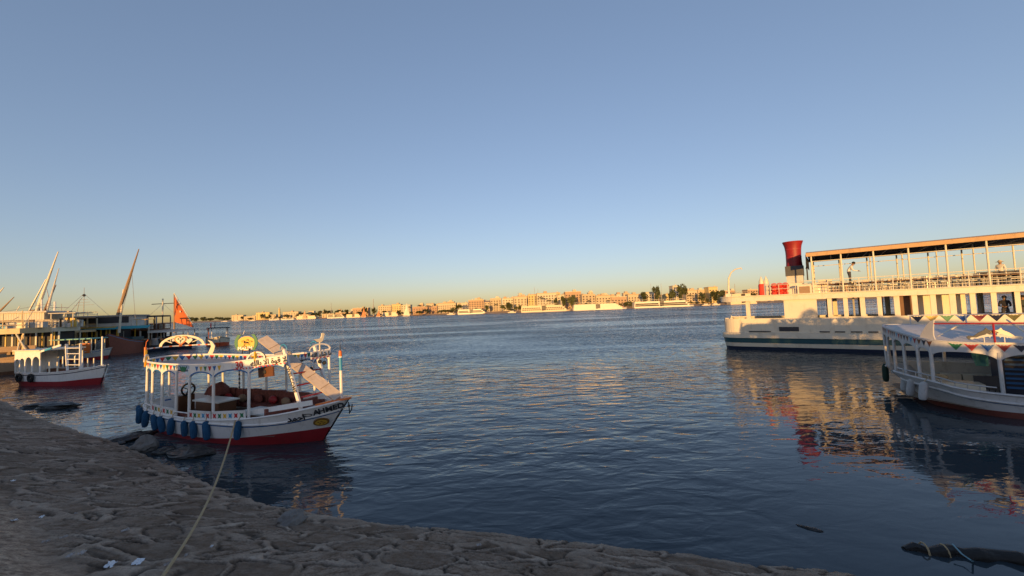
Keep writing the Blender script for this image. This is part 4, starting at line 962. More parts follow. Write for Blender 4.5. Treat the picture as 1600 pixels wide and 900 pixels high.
# ---- people on the ferry
bs = MB(); bs.box(-.6, .6, -.2, .2, .42, .47)
for x in (-.5, .5): bs.box(x-.04, x+.04, -.18, .18, 0, .42)
tag(bs.build('bench', M['wood'], loc=on_deck(1331, .75), rot=(0, 0, F_RZ)), 'wooden bench under the white shirted man on the ferry', 'bench')
person('man in a white shirt bending over the rail of the ferry upper deck', on_deck(1329, .7) + Vector((0, 0, .47)), F_RZ, dict(pelvis=(-.08, 0, .92), waist=(-.05, 0, 1.1), chest=(.10, 0, 1.32), neck=(.18, 0, 1.45), head0=(.23, 0, 1.53), head1=(.27, 0, 1.61), lsh=(.11, .17, 1.36), rsh=(.11, -.17, 1.36), lel=(.22, .2, 1.12), rel=(.2, -.22, 1.1), lwr=(.45, .14, 1.06), rwr=(.46, -.14, 1.04)), M['shirtw'], M['trousers'], scale=1.12)
person('person in pale clothes and a wide brimmed sun hat on the ferry upper deck', on_deck(1565.5, 2.3) + Vector((0, 0, 0)), F_RZ - 2.2, {}, M['shirtw'], M['shirtw'], 'brim', 1.0)
for px, lb, m_, a in ((1570, 'man in a dark cap and black jacket at the ferry lower window', M['jacket'], -1.9), (1598, 'man in a dark cap and olive jacket at the picture edge', M['olive'], -1.2)):
    person(lb, FP(fx(px, .75, 3.5), .75, 2.12), F_RZ + a, dict(lel=(.1, .25, 1.15), rel=(.1, -.25, 1.15), lwr=(.3, .1, 1.1), rwr=(.3, -.1, 1.12)), m_, M['trousers'], 'cap', 1.05)
bs = MB(); bs.box(fx(1560, .75, 3)-.3, fx(1610, .75, 3)+.3, .35, 1.1, 2.05, 2.12); bs.box(fx(1560, .75, 3), fx(1610, .75, 3), .6, .9, 1.52, 2.05)
bs.build('raised_bench', M['wood'], fe)
# ------------------------------------------------------------------ the white canopied boat at the right edge
B_AX = Vector((.82, -.572, 0)).normalized(); B_N = Vector((.572, .82, 0)).normalized(); B_O = Vector((16.72, 17.02, 0)); B_RZ = math.atan2(B_AX.y, B_AX.x)
BP = lambda x, y, z: B_O + B_AX*x + B_N*(y*1.17) + Vector((0, 0, z))
def bx(px, y, z):
    lo, hi = -2.0, 10.0
    for _ in range(40):
        m_ = (lo+hi)/2
        if proj(BP(m_, y, z))[0] < px: lo = m_
        else: hi = m_
    return lo
rb = thing('motor_boat', 'white canopied tour boat with pennants and dolphin boards at the right edge', 'boat', B_O, B_RZ, 'painted tour boats'); rb.scale = (1, 1.17, 1)
HB = Hull([(.30, -.62, .55, .70, 1.13), (.32, -.52, .95, 1.2, 1.12), (.42, -.25, 1.3, 1.6, 1.09), (.8, .35, 1.65, 2.15, .99), (1.4, .85, 2.2, 2.45, .87), (2.4, 2.2, 2.45, 2.58, .78), (5, 5, 2.45, 2.6, .74), (8, 8.2, 1.8, 2.1, .9), (9.6, 10.3, .6, .9, 1.15), (10.4, 11.6, .03, .05, 1.4)])
HB.mesh([(lambda q: -.4, 0), (lambda q: 0, 0), (lambda q: .22, 1), (lambda q: q[4]-.34, 2), (lambda q: q[4]-.29, 1), (lambda q: q[4], 1)], [mat('dull_red_paint', (.20, .06, .045), .6, var=.3, dirt=.4), M['white_shaded'], M['blue']], rb, deck_z=.26)
HB.deck(.27, -.4, 9.5, M['deck'], rb)
HB.rail(-.62, 11.4, .02, .045, M['white_shaded'], rb)
HB.rail(-.55, 1.6, .22, .025, M['steel'], rb, 'hand_rail', sides=(-1,), dy=-.05)
mb = MB()
for sd in (-1, 1): mb.tube([Vector(HB.pt(q, q[4]-.26, sd)) + Vector((0, sd*.02, 0)) for q in HB.st], .05, 6)
mb.build('rub_rail', M['white_shaded'], rb, smooth=True)
halfB = [(9.0, 1.9, 2.75), (7.0, 2.25, 2.55), (4.5, 2.36, 2.5), (2.5, 2.36, 2.5), (1.2, 2.32, 2.5), (.45, 2.15, 2.54), (.05, 1.7, 2.60), (-.25, .9, 2.70)]
RB = Path([(x, -y, z) for x, y, z in halfB] + [(-.42, 0, 2.78)] + [(-.5, .9, 2.84), (-.42, 1.75, 2.87), (0, 2.2, 2.88), (1.2, 2.32, 2.86), (2.5, 2.36, 2.8), (4.5, 2.36, 2.75), (7, 2.25, 2.75), (9, 1.9, 2.8)])
x15 = bx(1559, -2.36, 2)
bp = [(7.4, -2.2), (5.4, -2.33), (x15 + 1.95, -2.36), (x15, -2.36), (.22, -2.0), (.0, -1.5), (-.24, -.75), (-.42, 0), (-.49, .7), (-.48, 1.3), (-.35, 1.95), (1.6, 2.3), (3.6, 2.34), (5.6, 2.3), (7.4, 2.2)]
psB = []
for x, y in bp:
    s_ = RB.near(x, y); p, t = RB.at(s_); psB.append(s_); hs = HB.at(max(-.6, p.x))
    fy = math.copysign(min(abs(p.y) + .06, hs[1]-.04), p.y) if abs(p.y) > .4 else p.y
    zb = hs[2] if p.x < 7 else 1.1
    mb = MB(); mb.tube([(p.x, fy, zb - .03), (p.x, p.y, p.z - .3)], .055, 8); mb.build('post', M['white_shaded'], rb, smooth=True)
valance(RB, psB, 0, RB.len, .32, .34, .05, [M['white_shaded'], M['white_shaded']], rb, -1, pw=1.2)
DK = [M['gold'], M['navy'], M['bred'], M['blue'], M['red'], M['green']]
s_st = RB.near(.3, -2.05)
pennants(RB, .3, s_st, .37, .25, .03, DK, rb, -1, leaf='full', start=2)
pennants(RB, s_st + .05, RB.near(-.45, 1.6), .19, .23, .03, [M['brown'], M['navy'], M['brown'], M['bred'], M['skyblue']], rb, -1, leaf='full')
pennants(RB, RB.near(-.35, 1.9), RB.near(6, 2.3), .45, .18, .03, [M['orange'], M['skyblue'], M['bred']], rb, -1)
mb = MB(); mb.tube([p + Vector((0, 0, .02)) for p in RB.p], .03, 6); mb.build('rim_rail', M['white_shaded'], rb, smooth=True)
# cambered roof
k = len(RB.p); A_ = [RB.p[i] for i in range(k//2+1)]; B_ = [RB.p[k-1-i] for i in range(k//2+1)]; mb = MB(); rows = []
for f in [i/10 for i in range(11)]:
    rows.append([Vector((a.x*(1-f)+b.x*f, (a.y*(1-f)+b.y*f)*.985, a.z*(1-f)+b.z*f - .05 + .30*math.sin(math.pi*f)*min(1, abs(a.y-b.y)/3))) for a, b in zip(A_, B_)])
for r0, r1 in zip(rows, rows[1:]): mb.strip(r0, r1)
mb.build('roof', M['white_shaded'], rb, smooth=True)
# raised rails, fin, boards
mb = MB(); mb.tube([(.35, -1.95, 3.18), (1.2, -2.3, 3.2), (2.5, -2.34, 3.2), (5, -2.34, 3.2), (8, -2.1, 3.2)], .028, 6)
for x in (bx(1553, -2.34, 2.9), bx(1553, -2.34, 2.9)+2, bx(1553, -2.34, 2.9)+4): mb.tube([(x, -2.34, 2.48), (x, -2.34, 3.2)], .028, 6)
mb.build('raised_rail', M['bred'], rb)
UR = Path([(.5, 2.1, 3.32), (2, 2.3, 3.32), (5, 2.34, 3.32), (8, 2.1, 3.32)]); mb = MB(); mb.tube(UR.p, .028, 6)
for x in (.6, 2.4, 4.4, 6.4): mb.tube([(x, 2.2, 2.8), (x, 2.28 if x > 1 else 2.12, 3.32)], .028, 6)
mb.build('raised_rail', M['white_shaded'], rb)
pennants(UR, .1, UR.len-.1, .5, .30, .02, [M['navy'], M['gold'], M['green'], M['blue'], M['red']], rb, 1, leaf='full')
fo_ = [(0, 0), (.62, -.05), (.50, .05), (.46, .2), (.48, .5), (.52, .78), (.38, .70), (.24, .5), (.12, .28)]
mb = MB(); mb.prism(fo_, (.02, -1.62, 2.55), Vector((.62, -.62, 0)).normalized(), (0, 0, 1), .06); mb.build('fin', M['white_shaded'], rb)
DOL = [(-.42, -.02), (-.36, .03), (-.24, .02), (-.12, .14), (.02, .23), (.06, .31), (.12, .24), (.28, .20), (.36, .13), (.27, .10), (.16, .11), (.14, .0), (.10, .09), (0, .06), (-.06, -.02), (-.07, .04), (-.2, -.05), (-.3, -.04), (-.36, -.12)]
for i, (px, m_, flip) in enumerate(((1537, M['navy'], 1), (1569, M['cream'], -1))):
    x = bx(px, -2.3, 2.75); mb = MB()
    ring = lambda sc: [(a*flip*sc, b*sc) for a, b in DOL][::flip]
    mb.prism(ring(1.0), (x, -2.30, 2.74), (1, 0, 0), (0, 0, 1), .04, 0); mb.prism([(a*flip*.86 + .02, b*.5 - .045) for a, b in DOL][::flip], (x, -2.31, 2.74), (1, 0, 0), (0, 0, 1), .03, 1)
    mb.tube([(x, -2.3, 2.4), (x, -2.3, 2.78)], .02, 5, 1); mb.build('dolphin_board', [m_, M['white_shaded']], rb)
mb = MB(); mb.bar((bx(1460, -1.2, 2.75), -1.5, 2.66), (bx(1500, .4, 2.9), .2, 3.05), .05, .04); mb.build('roof_pole', M['cream'], rb)
mb = MB(); mb.bar((bx(1573, -1.0, 3.2), -1.0, 3.25), (bx(1600, -1.6, 2.9), -1.6, 2.85), .04, .04); mb.build('roof_pole', M['cream'], rb)
mb = MB(); mb.bar((bx(1553, -2.3, 2.55), -2.36, 2.52), (bx(1584, -2.3, 2.55), -2.36, 2.52), .05, .05); mb.build('trim_bar', M['cream'], rb)
# inside
mb = MB()
for i in range(9): mb.box(.6+i*.7, .6+i*.7+.66, 1.75, 2.15, .3, .74)
mb.build('far_bench', M['cream'], rb)
mb = MB(); mb.box(.4, 7, 2.2, 2.28, .3, 1.2); mb.build('far_side_board', M['oldwhite'], rb)
mb = MB(); mb.box(.5, 1.6, -1.7, -1.0, .3, .95); mb.build('near_locker', M['cream'], rb)
mb = MB(); mb.box(bx(1570, .3, 1), bx(1570, .3, 1)+2.0, .3, 1.4, .28, 2.0); mb.build('engine_casing', M['navy'], rb)
mb = MB()
for i in range(8): mb.box(bx(1572, .25, 1), bx(1572, .25, 1)+1.2, .26, .30, .5+i*.18, .58+i*.18)
mb.build('louvre', M['blue'], rb)
def hung(name, px, y, z0, z1, wd, m_, lb, cat):
    x = bx(px, y, (z0+z1)/2); g = 10; v = []
    for i in range(g+1):
        for j in range(5): v.append(((j/4-.5)*wd*(1-.25*(i/g)) + .1*i/g, .05*math.sin(j*2.2 + i*.5), z1 + (z0-z1)*i/g))
    mb = MB(); mb.add(v, [(i*5+j, i*5+j+1, (i+1)*5+j+1, (i+1)*5+j) for i in range(g) for j in range(4)])
    tag(mb.build(name, m_, smooth=True, loc=BP(x, y, 0), rot=(0, 0, B_RZ)), lb, cat)
M['tealcloth'] = mat('teal_cloth', (.06, .22, .27), .9, var=.3)
hung('hanging_cloth', 1527, .2, 1.35, 2.3, .5, M['tealcloth'], 'teal cloth hanging under the canopy of the white boat at the right edge', 'cloth')
rr = random.Random(8)
for i, (px, y) in enumerate(((1530, -.9), (1546, -.9))):
    t = thing('folding_chair', 'black chair under the right edge boat canopy, the %s of the pair' % ('left one', 'right one')[i], 'chair', BP(bx(px, y, .9), y, .275), B_RZ + 1.6, 'black chairs on the right edge boat')
    mb = MB(); mb.box(-.2, .2, -.2, .2, .40, .45); mb.build('seat', M['dark'], t); mb = MB(); mb.box(-.24, -.2, -.2, .2, .5, .9); mb.build('backrest', M['dark'], t)
    for x in (-.18, .18):
        for y_ in (-.18, .18): mb = MB(); mb.tube([(x, y_, 0), (x, y_, .42 if x > 0 else .85)], .015, 5); mb.build('leg', M['dark'], t)
# fenders and tyre on its stern
M['greyf'] = mat('grey_white_fender', (.40, .40, .40), .7, var=.3, dirt=.6)
proto = None
for i, (x, yy) in enumerate(((.12, -2.0), (-.12, -1.35), (-.4, -.5))):
    lab_ = 'dirty white tube fender on the right edge boat stern, ' + ('the lowest and nearest one', 'the middle one', 'the farthest one')[i]
    hb_ = HB.at(x); P = BP(-.28 + (.2 if i == 0 else 0), yy, .66)
    if proto is None:
        proto = f = thing('boat_fender', lab_, 'fender', P, B_RZ, 'white fenders on the right edge boat'); mb = MB(); mb.lathe((0, 0, 0), [(.02, -.36), (.10, -.32), (.13, -.2), (.13, .22), (.09, .32), (.02, .36)], 10); mb.build('body', M['greyf'], f, smooth=True); mb = MB(); mb.tube([(0, 0, .34), (.08, 0, .52)], .012, 5); mb.build('lanyard', M['rope'], f)
    else: f = copy_tree(proto); f['label'] = lab_; f.location = P
    f.rotation_euler = (R(rr.uniform(-8, 8)), R(8), B_RZ)
t = thing('boat_fender', 'long dark green fender hanging at the far stern corner of the right edge boat', 'fender', BP(-.58, 1.2, .75), B_RZ + .3)
mb = MB(); mb.lathe((0, 0, 0), [(.02, -.42), (.09, -.38), (.12, -.25), (.12, .25), (.08, .36), (.02, .42)], 10); mb.build('body', mat('dark_green_rubber', (.012, .035, .022), .7), t, smooth=True); mb = MB(); mb.tube([(0, 0, .4), (.1, 0, .6)], .015, 5); mb.build('lanyard', M['rope'], t)
for k in range(7):
    x = -.45 + k*.28; h_ = HB.at(x); mb = MB(); mb.tube([(x, -h_[1]+.05, h_[2]), (x, -h_[1]+.05, h_[2]+.24)], .016, 5); mb.build('rail_post', M['steel'], rb)
mb = MB(); mb.torus((.55, -1.5, 1.12), .16, .035, 'z', 14, 6); mb.torus((.56, -1.48, 1.18), .14, .03, 'z', 14, 6); mb.build('rope_coil', M['rope'], rb)
mb = MB(); mb.box(1.0, 1.6, -.6, -.1, .3, .8); mb.build('locker', M['brown'], rb)
# ------------------------------------------------------------------ boats moored on the left
def frame(P0, P1):
    d = Vector(P1) - Vector(P0); L = d.length; return math.atan2(d.y, d.x), L
def box_part(name, m, root, *b):
    mb = MB(); mb.box(*b); return mb.build(name, m, root)
def tube_part(name, m, root, pts, r, n=6):
    mb = MB(); mb.tube(pts, r, n); return mb.build(name, m, root, smooth=True)
def std_hull(L, B, zs, mats, root, boot=.22, deck=.4, bow=.5, wide=.75):
    H_ = Hull([(.15, 0, B*wide*.42, B*wide*.5, zs+.05), (L*.12, L*.1, B*.44, B*.49, zs), (L*.4, L*.4, B*.47, B*.5, zs), (L*.7, L*.72, B*.36, B*.42, zs+bow*.25), (L*.86, L*.9, B*.16, B*.22, zs+bow*.65), (L*.93, L, .03, .06, zs+bow)])
    H_.mesh([(lambda q: -.4, 0), (lambda q: 0, 0), (lambda q: boot + .15*sstep(L*.6, L, q[1]), 1), (lambda q: q[4]-.18, 2), (lambda q: q[4]-.12, 1), (lambda q: q[4], 1)], mats, root, deck_z=deck)
    H_.deck(deck+.02, .1, L*.85, M['deck'], root); H_.rail(0, L*.99, .01, .04, mats[1], root); return H_

# small white boat with an arched cabin
P0, P1 = Vector((-37.6, 31.3, 0)), Vector((-29.6, 29.0, 0)); rz, L = frame(P0, P1)
w2 = thing('motor_boat', 'small white tour boat with an arched cabin and red waterline moored at left', 'boat', P0, rz, 'painted tour boats')
H2 = std_hull(L, 2.6, .95, [M['bred'], M['white'], M['navy']], w2, .34, .45, .45)
x0, x1 = .3, 3.35
mb = MB()
def arch_wall(mb, y, wins, x0, x1, z0, z1, th=.05):      # wall with arched openings: list of (centre, half width, spring z)
    n = 120; t = [x0 + (x1-x0)*i/n for i in range(n+1)]; lo = []
    for x in t:
        h = z0
        for c, w_, sp in wins:
            if abs(x-c) < w_: h = max(h, sp + math.sqrt(max(0, w_*w_-(x-c)**2))*1.0)
        lo.append(h)
    for sg in (-1, 1):
        A = [(x, y+sg*th/2, l) for x, l in zip(t, lo)]; B = [(x, y+sg*th/2, z1) for x in t]
        mb.strip(A, B) if sg < 0 else mb.strip(B, A)
    mb.strip([(x, y+th/2, l) for x, l in zip(t, lo)], [(x, y-th/2, l) for x, l in zip(t, lo)])
wl = [(.62, .22, 1.75), (1.22, .27, 1.75), (1.98, .36, 1.75), (2.85, .42, 1.72)]
for y in (-1.18, 1.18): arch_wall(mb, y, [(c, w_, s_) for c, w_, s_ in wl], x0, x1, .98 if False else 1.7, 2.55)
mb.build('arched_cabin_wall', M['white'], w2)
for y in (-1.18, 1.18):
    for x in (.36, .92, 1.55, 2.39, 3.31): tube_part('post', M['white'], w2, [(x, y, .9), (x, y, 1.9)], .05)
box_part('cabin_roof', M['cream'], w2, x0-.1, x1+.1, -1.3, 1.3, 2.55, 2.64)
box_part('cabin_end', M['white'], w2, x0-.02, x0+.03, -1.15, 1.15, .6, 2.55)
box_part('cabin_bench', M['brown'], w2, .4, 3.2, .5, 1.05, .45, 1.0)
for x, y in ((4.1, -1.05), (4.9, -1.0), (4.1, 1.1), (4.9, 1.05)): tube_part('post', M['cream'], w2, [(x, y, .9), (x, y, 1.75)], .045)
mb = MB(); mb.bar((3.4, -1.2, 2.52), (5.35, -1.05, 2.95), .06, .14, 0); mb.bar((3.9, -1.22, 2.6), (4.6, -1.2, 2.76), .07, .13, 1); mb.build('painted_beam', [M['white'], M['skyblue']], w2)
for xa, xb in ((5.3, 5.6), (6.9, 7.0)):
    mb = MB(); mb.bar((xa, -.75, 3.0), (xb, -.8, 1.1), .12, .08); mb.build('rack_post', M['white'], w2)
for z in (1.5, 1.9, 2.3, 2.7):
    for y in (-.77,): tube_part('rack_rail', M['white'], w2, [(5.35 + (3-z)*.16, y, z), (6.92, y, z)], .03)
tube_part('bow_pole', M['white'], w2, [(7.8, 0, 1.3), (7.8, 0, 3.45)], .055)
mb = MB()
for i in range(5): mb.box(3.6+i*.5, 4.0+i*.5, -.75, .6, .62, .92+.1*(i % 2))
mb.build('bow_cushions', M['cushion'], w2)
for i, (x, lb) in enumerate(((1.35, 'left'), (2.75, 'right'))):
    hs = H2.at(x); d_ = Vector((math.cos(rz), math.sin(rz), 0)); n_ = Vector((-math.sin(rz), math.cos(rz), 0))
    t = thing('tyre_fender', 'black tyre hanging on the small arched cabin boat, the %s one' % lb, 'tyre', P0 + d_*x - n_*(hs[1]+.1) + Vector((0, 0, .62)), rz, 'tyres on the arched cabin boat')
    mb = MB(); mb.torus((0, 0, 0), .23, .09, 'y', 16, 8); mb.build('tyre', M['black'], t, smooth=True); tube_part('lanyard', M['rope'], t, [(0, 0, .3), (0, .08, .45)], .014, 5)

# grey hull at the very left edge
P0, P1 = Vector((-47.5, 30.6, 0)), Vector((-37.2, 28.6, 0)); rz, L = frame(P0, P1)
gb = thing('barge', 'weathered grey boat hull lying in shade at the left edge by the bank', 'barge', P0, rz)
HG = std_hull(L, 3.4, 1.65, [M['grey'], M['oldwhite'], M['grey']], gb, .25, 1.0, .3)
box_part('hatch', M['grey'], gb, 3, 7, -1.1, 1.1, 1.0, 1.95); tube_part('bollard', M['dark'], gb, [(9.2, 0, 1.5), (9.2, 0, 2.2)], .08)
d_ = Vector((math.cos(rz), math.sin(rz), 0)); n_ = Vector((-math.sin(rz), math.cos(rz), 0))
t = thing('tyre_fender', 'big black tyre hanging at the bow of the grey hull at left edge', 'tyre', P0 + d_*10.15 - n_*.45 + Vector((0, 0, .85)), rz - .6)
mb = MB(); mb.torus((0, 0, 0), .42, .17, 'x', 18, 8); mb.build('tyre', M['black'], t, smooth=True); tube_part('lanyard', M['rope'], t, [(0, 0, .5), (-.1, 0, .9)], .02, 5)

def deck_boat(label, P0, P1, W, zs, m_hull, m_wall, levels, bays, canopy=None, group='double deck passenger boats at left', hull_mats=None, bowx=.5):
    """levels: list of dict(z0, z1, slab): pillared storey between z0 and z1, slab on top, optional rail height"""
    rz, L = frame(P0, P1); r_ = thing('passenger_boat', label, 'boat', P0, rz, group)
    std_hull(L, W, zs, hull_mats or [M['navy'], m_hull, M['brown']], r_, .3, zs-.3, bowx, wide=.95)
    xa, xb = L*.02, L*.86; y = W*.47
    for lv in levels:
        z0, z1, sl = lv['z0'], lv['z1'], lv['slab']
        xa_, xb_ = lv.get('x', (xa, xb)); nb = lv.get('bays', bays)
        for k in range(nb+1):
            x = xa_ + (xb_-xa_)*k/nb
            for yy in (-y, y): box_part('pillar', lv.get('m', m_wall), r_, x-.07, x+.07, yy-.06, yy+.06, z0, z1)
        if lv.get('wall'): box_part('cabin', lv['wall'], r_, xa_+.4, xb_-.4, -y+.7, y-.3, z0, z1)
        mb = MB(); P_ = [(xa_-.3, -y-.15), (xb_-.2, -y-.15), (xb_+.5, -y*.5), (xb_+.6, 0), (xb_+.5, y*.5), (xb_-.2, y+.15), (xa_-.3, y+.15)]
        mb.prism(P_, (0, 0, z1 + sl/2), (1, 0, 0), (0, 1, 0), sl); mb.build('deck_slab', lv.get('ms', m_wall), r_)
        if lv.get('rail'):
            zt = z1 + sl
            for dz in (.35, .7, lv['rail']):
                for yy in (-y-.05, y+.05): tube_part('rail', lv.get('m', m_wall), r_, [(xa_-.2, yy, zt+dz), (xb_, yy, zt+dz)], .035, 5)
            for k in range(nb+1):
                x = xa_ + (xb_-xa_)*k/nb
                for yy in (-y-.05, y+.05): tube_part('rail_post', lv.get('m', m_wall), r_, [(x, yy, zt), (x, yy, zt+lv['rail'])], .035, 5)
    return r_, rz, L, y
loc_ = lambda P0, rz, x, y, z: Vector(P0) + Vector((math.cos(rz)*x - math.sin(rz)*y, math.sin(rz)*x + math.cos(rz)*y, z))
M['gold2'] = mat('yellowed_cream_paint', (.62, .47, .26), .55, var=.2, scale=1.2, dirt=.5)
# A: cream double decker nearest at far left
P0, P1 = Vector((-62.5, 38.3, 0)), Vector((-49.6, 43.8, 0))
A_, rzA, LA, yA = deck_boat('cream two deck boat with a brown awning heap at the far left edge', P0, P1, 4.6, 1.9, M['dark'], M['gold2'], [dict(z0=1.9, z1=3.72, slab=.55, rail=.85)], 5, bowx=.2)
mb = MB(); g = 14; v = []
for i in range(g+1):
    for j in range(g+1):
        u, w_ = i/g*2-1, j/g*2-1; v.append((6.8 + u*2.2, .2 + w_*1.2, 4.3 + 1.15*(max(0, 1-u**4)*max(0, 1-w_**4))**.5*(1 + .15*mnoise.noise((u*3, w_*3, 2)))))
mb.add(v, [(i*(g+1)+j, (i+1)*(g+1)+j, (i+1)*(g+1)+j+1, i*(g+1)+j+1) for i in range(g) for j in range(g)]); mb.build('awning', M['wood'], A_, smooth=True)
for x in (8.2, 10.2, 12): box_part('table', M['oldwhite'], A_, x, x+1.0, -1.2, -.4, 4.28, 4.9)
rq = random.Random(14)
for k in range(26):
    x = .8 + k*.47; box_part('chair', rq.choice([M['gold2'], M['brown'], M['oldwhite'], M['wood']]), A_, x, x+.26, -2.0+rq.uniform(0, .5), -1.2, 1.6, 2.2 + rq.uniform(0, .35))
for k in range(6):
    x = 1.2 + k*2.1; tube_part('brace', M['gold2'], A_, [(x, -2.35, 1.9), (x + .5, -2.35, 3.7)], .05, 5)
for k in range(9):
    x = .6 + k*1.4; tube_part('canopy_post', M['gold2'], A_, [(x, -1.9, 4.3), (x, -1.9, 5.6 + .25*(k % 3))], .045, 5)
for k in range(16):
    x = rq.uniform(1, 12.6); y = rq.uniform(-1.9, .5); s_ = rq.uniform(.15, .4); box_part('crate', rq.choice([M['wood'], M['cream'], M['brown'], M['oldwhite'], M['skyblue']]), A_, x, x+s_*1.6, y, y+s_, 4.27, 4.27+rq.uniform(.3, .9))
for k in range(7):
    x = rq.uniform(1, 12); tube_part('stay', M['grey'], A_, [(x, -2, 4.3), (x+rq.uniform(-1.5, 1.5), -1.5, rq.uniform(5.4, 6.4))], .03, 4)
box_part('lower_bulwark', M['wood'], A_, .6, 13.0, -2.2, -2.1, 1.9, 2.45)
tube_part('brace', M['cream'], A_, [(11.6, -2.3, 3.7), (12.5, -2.4, 1.8)], .07); tube_part('brace', M['cream'], A_, [(9.0, -2.3, 1.8), (8.2, -2.4, 3.7)], .07)
# B: boat with the white canvas cabin behind it
P0, P1 = Vector((-68.5, 46.2, 0)), Vector((-55.2, 52.0, 0))
B2, rzB, LB, yB = deck_boat('passenger boat with a white canvas sided top cabin at left', P0, P1, 4.6, 1.7, M['oldwhite'], M['cream'], [dict(z0=1.7, z1=3.7, slab=.5, rail=.9, wall=M['dark'])], 6, bowx=.3)  # dark block behind the pillars paints in the shade of the lower deck
mb = MB(); 
for i in range(22):
    x = 6.2 + i*.22; mb.box(x, x+.20, -2.0, 1.6, 4.3, 6.1 if i % 2 else 6.08)
mb.build('canvas_cabin', mat('white_canvas', (.66, .60, .48), .85, var=.12, scale=5), B2); box_part('cabin_roof', M['oldwhite'], B2, 6.0, 11.3, -2.2, 1.8, 6.1, 6.3)
for x in (11.6, 12.8, 13.6): tube_part('canopy_post', M['cream'], B2, [(x, -1.9, 4.2), (x, -1.9, 5.9)], .05)
box_part('top_shade', M['oldwhite'], B2, 11.4, 13.9, -2.1, 1.8, 5.9, 6.0); tube_part('mast', M['white'], B2, [(11.0, 0, 6.3), (11.0, 0, 7.5)], .10); tube_part('cross_arm', M['steel'], B2, [(10.4, 0, 6.75), (12.2, .3, 6.7)], .05)
tube_part('radio_aerial', M['steel'], B2, [(12.4, 0, 6.0), (13.6, 0, 8.0)], .03)
for k in range(14):
    x = rq.uniform(11.2, 13.6); y = rq.uniform(-1.9, .5); s_ = rq.uniform(.15, .35); box_part('crate', rq.choice([M['wood'], M['cream'], M['brown'], M['gold'], M['oldwhite']]), B2, x, x+s_*1.6, y, y+s_, 4.2, 4.2+rq.uniform(.4, 1.2))
for k in range(12):
    x = .5 + k*1.05; box_part('lower_post', M['gold'] if k % 3 else M['brown'], B2, x, x+.10, -2.3, -2.2, 1.7, 3.7)
for k in range(4): tube_part('stay', M['grey'], B2, [(11.0, 0, 7.4 - .3*k), (7 + 2.1*k, -1.9, 6.2)], .02, 4)
# golden cluttered boat squeezed in between
P0, P1 = Vector((-66.0, 53.6, 0)), Vector((-58.3, 55.6, 0))
X2, rzX, LX, yX = deck_boat('golden lit boat with stacked balconies between canvas cabin and teal awning boats', P0, P1, 4.0, 1.6, M['dark'], M['gold2'], [dict(z0=1.6, z1=3.4, slab=.3, rail=.8, m=M['gold2'], ms=M['gold2']), dict(z0=3.7, z1=5.3, slab=.2, rail=.7, m=M['cream'], ms=M['wood'])], 6, bowx=.2)
for k in range(22):
    x = rq.uniform(.6, 6.6); z = rq.choice([1.6, 3.7, 5.5]); h_ = rq.uniform(.4, 1.3); box_part('crate', rq.choice([M['gold2'], M['wood'], M['cream'], M['brown'], M['dark'], M['oldwhite']]), X2, x, x+rq.uniform(.2, .5), -1.75, -1.2, z, z+h_)
for k, (x, z) in enumerate(((1.5, 8.3), (4.0, 7.4), (5.6, 7.9))): tube_part('aerial', M['grey'], X2, [(x, 0, 5.4), (x+.4*(k-1), 0, z)], [.05, .025], 5)
# dark barge under the red felucca's side
P0, P1 = Vector((-63.0, 60.5, 0)), Vector((-53.6, 61.8, 0)); rz, L = frame(P0, P1)
dk = thing('barge', 'black hulled barge low in the water between red felucca and AHMED roof', 'barge', P0, rz); std_hull(L, 3.2, 1.5, [M['navy'], M['dark'], M['brown']], dk, .2, .9, .5)
for k in range(12):
    x = rq.uniform(.6, 8.2); box_part('cargo', rq.choice([M['brown'], M['dark'], M['wood'], M['grey'], M['gold2']]), dk, x, x+rq.uniform(.3, .8), -1.1, -.3, .9, 1.5+rq.uniform(.1, .9))
for x in (2.0, 4.2, 6.4): tube_part('post', M['oldwhite'], dk, [(x, -1.2, 1.4), (x, -1.2, 3.2)], .05)
# small boat with a teal roof and an orange tarp in front of it
P0, P1 = Vector((-57.2, 49.4, 0)), Vector((-51.0, 50.6, 0)); rz, L = frame(P0, P1)
yB_ = thing('motor_boat', 'small boat with a pale teal roof and orange tarp between cream and teal boats', 'boat', P0, rz, 'painted tour boats')
std_hull(L, 2.6, 1.0, [M['bred'], M['oldwhite'], M['blue']], yB_, .3, .5, .4)
for x in (1, 2.4, 3.8, 4.8):
    for y in (-1.0, 1.0): tube_part('post', M['cream'], yB_, [(x, y, .9), (x, y, 2.6)], .05)
box_part('roof', mat('pale_teal_canvas', (.22, .46, .42), .8, var=.2), yB_, .6, 5.0, -1.25, 1.25, 2.6, 2.72); box_part('tarp', M['orange'], yB_, 3.9, 4.7, -1.15, -.9, .9, 2.1); box_part('seats', M['cushion'], yB_, 1, 3.6, -.6, .6, .5, 1.2)
# tan launch under the cream boat
P0, P1 = Vector((-51.5, 37.0, 0)), Vector((-45.0, 38.2, 0)); rz, L = frame(P0, P1)
ln = thing('launch', 'tan wooden launch between the arched cabin boat and the cream two deck boat', 'boat', P0, rz); std_hull(L, 2.2, 1.5, [M['brown'], M['wood'], M['brown']], ln, .3, .7, .5); box_part('engine_box', M['wood'], ln, 2, 3.2, -.5, .5, .7, 1.9)
for x in (1.5, 3.4, 5.0): tube_part('post', M['cream'], ln, [(x, -.8, 1.3), (x + .3, -.8, 3.0)], .05)
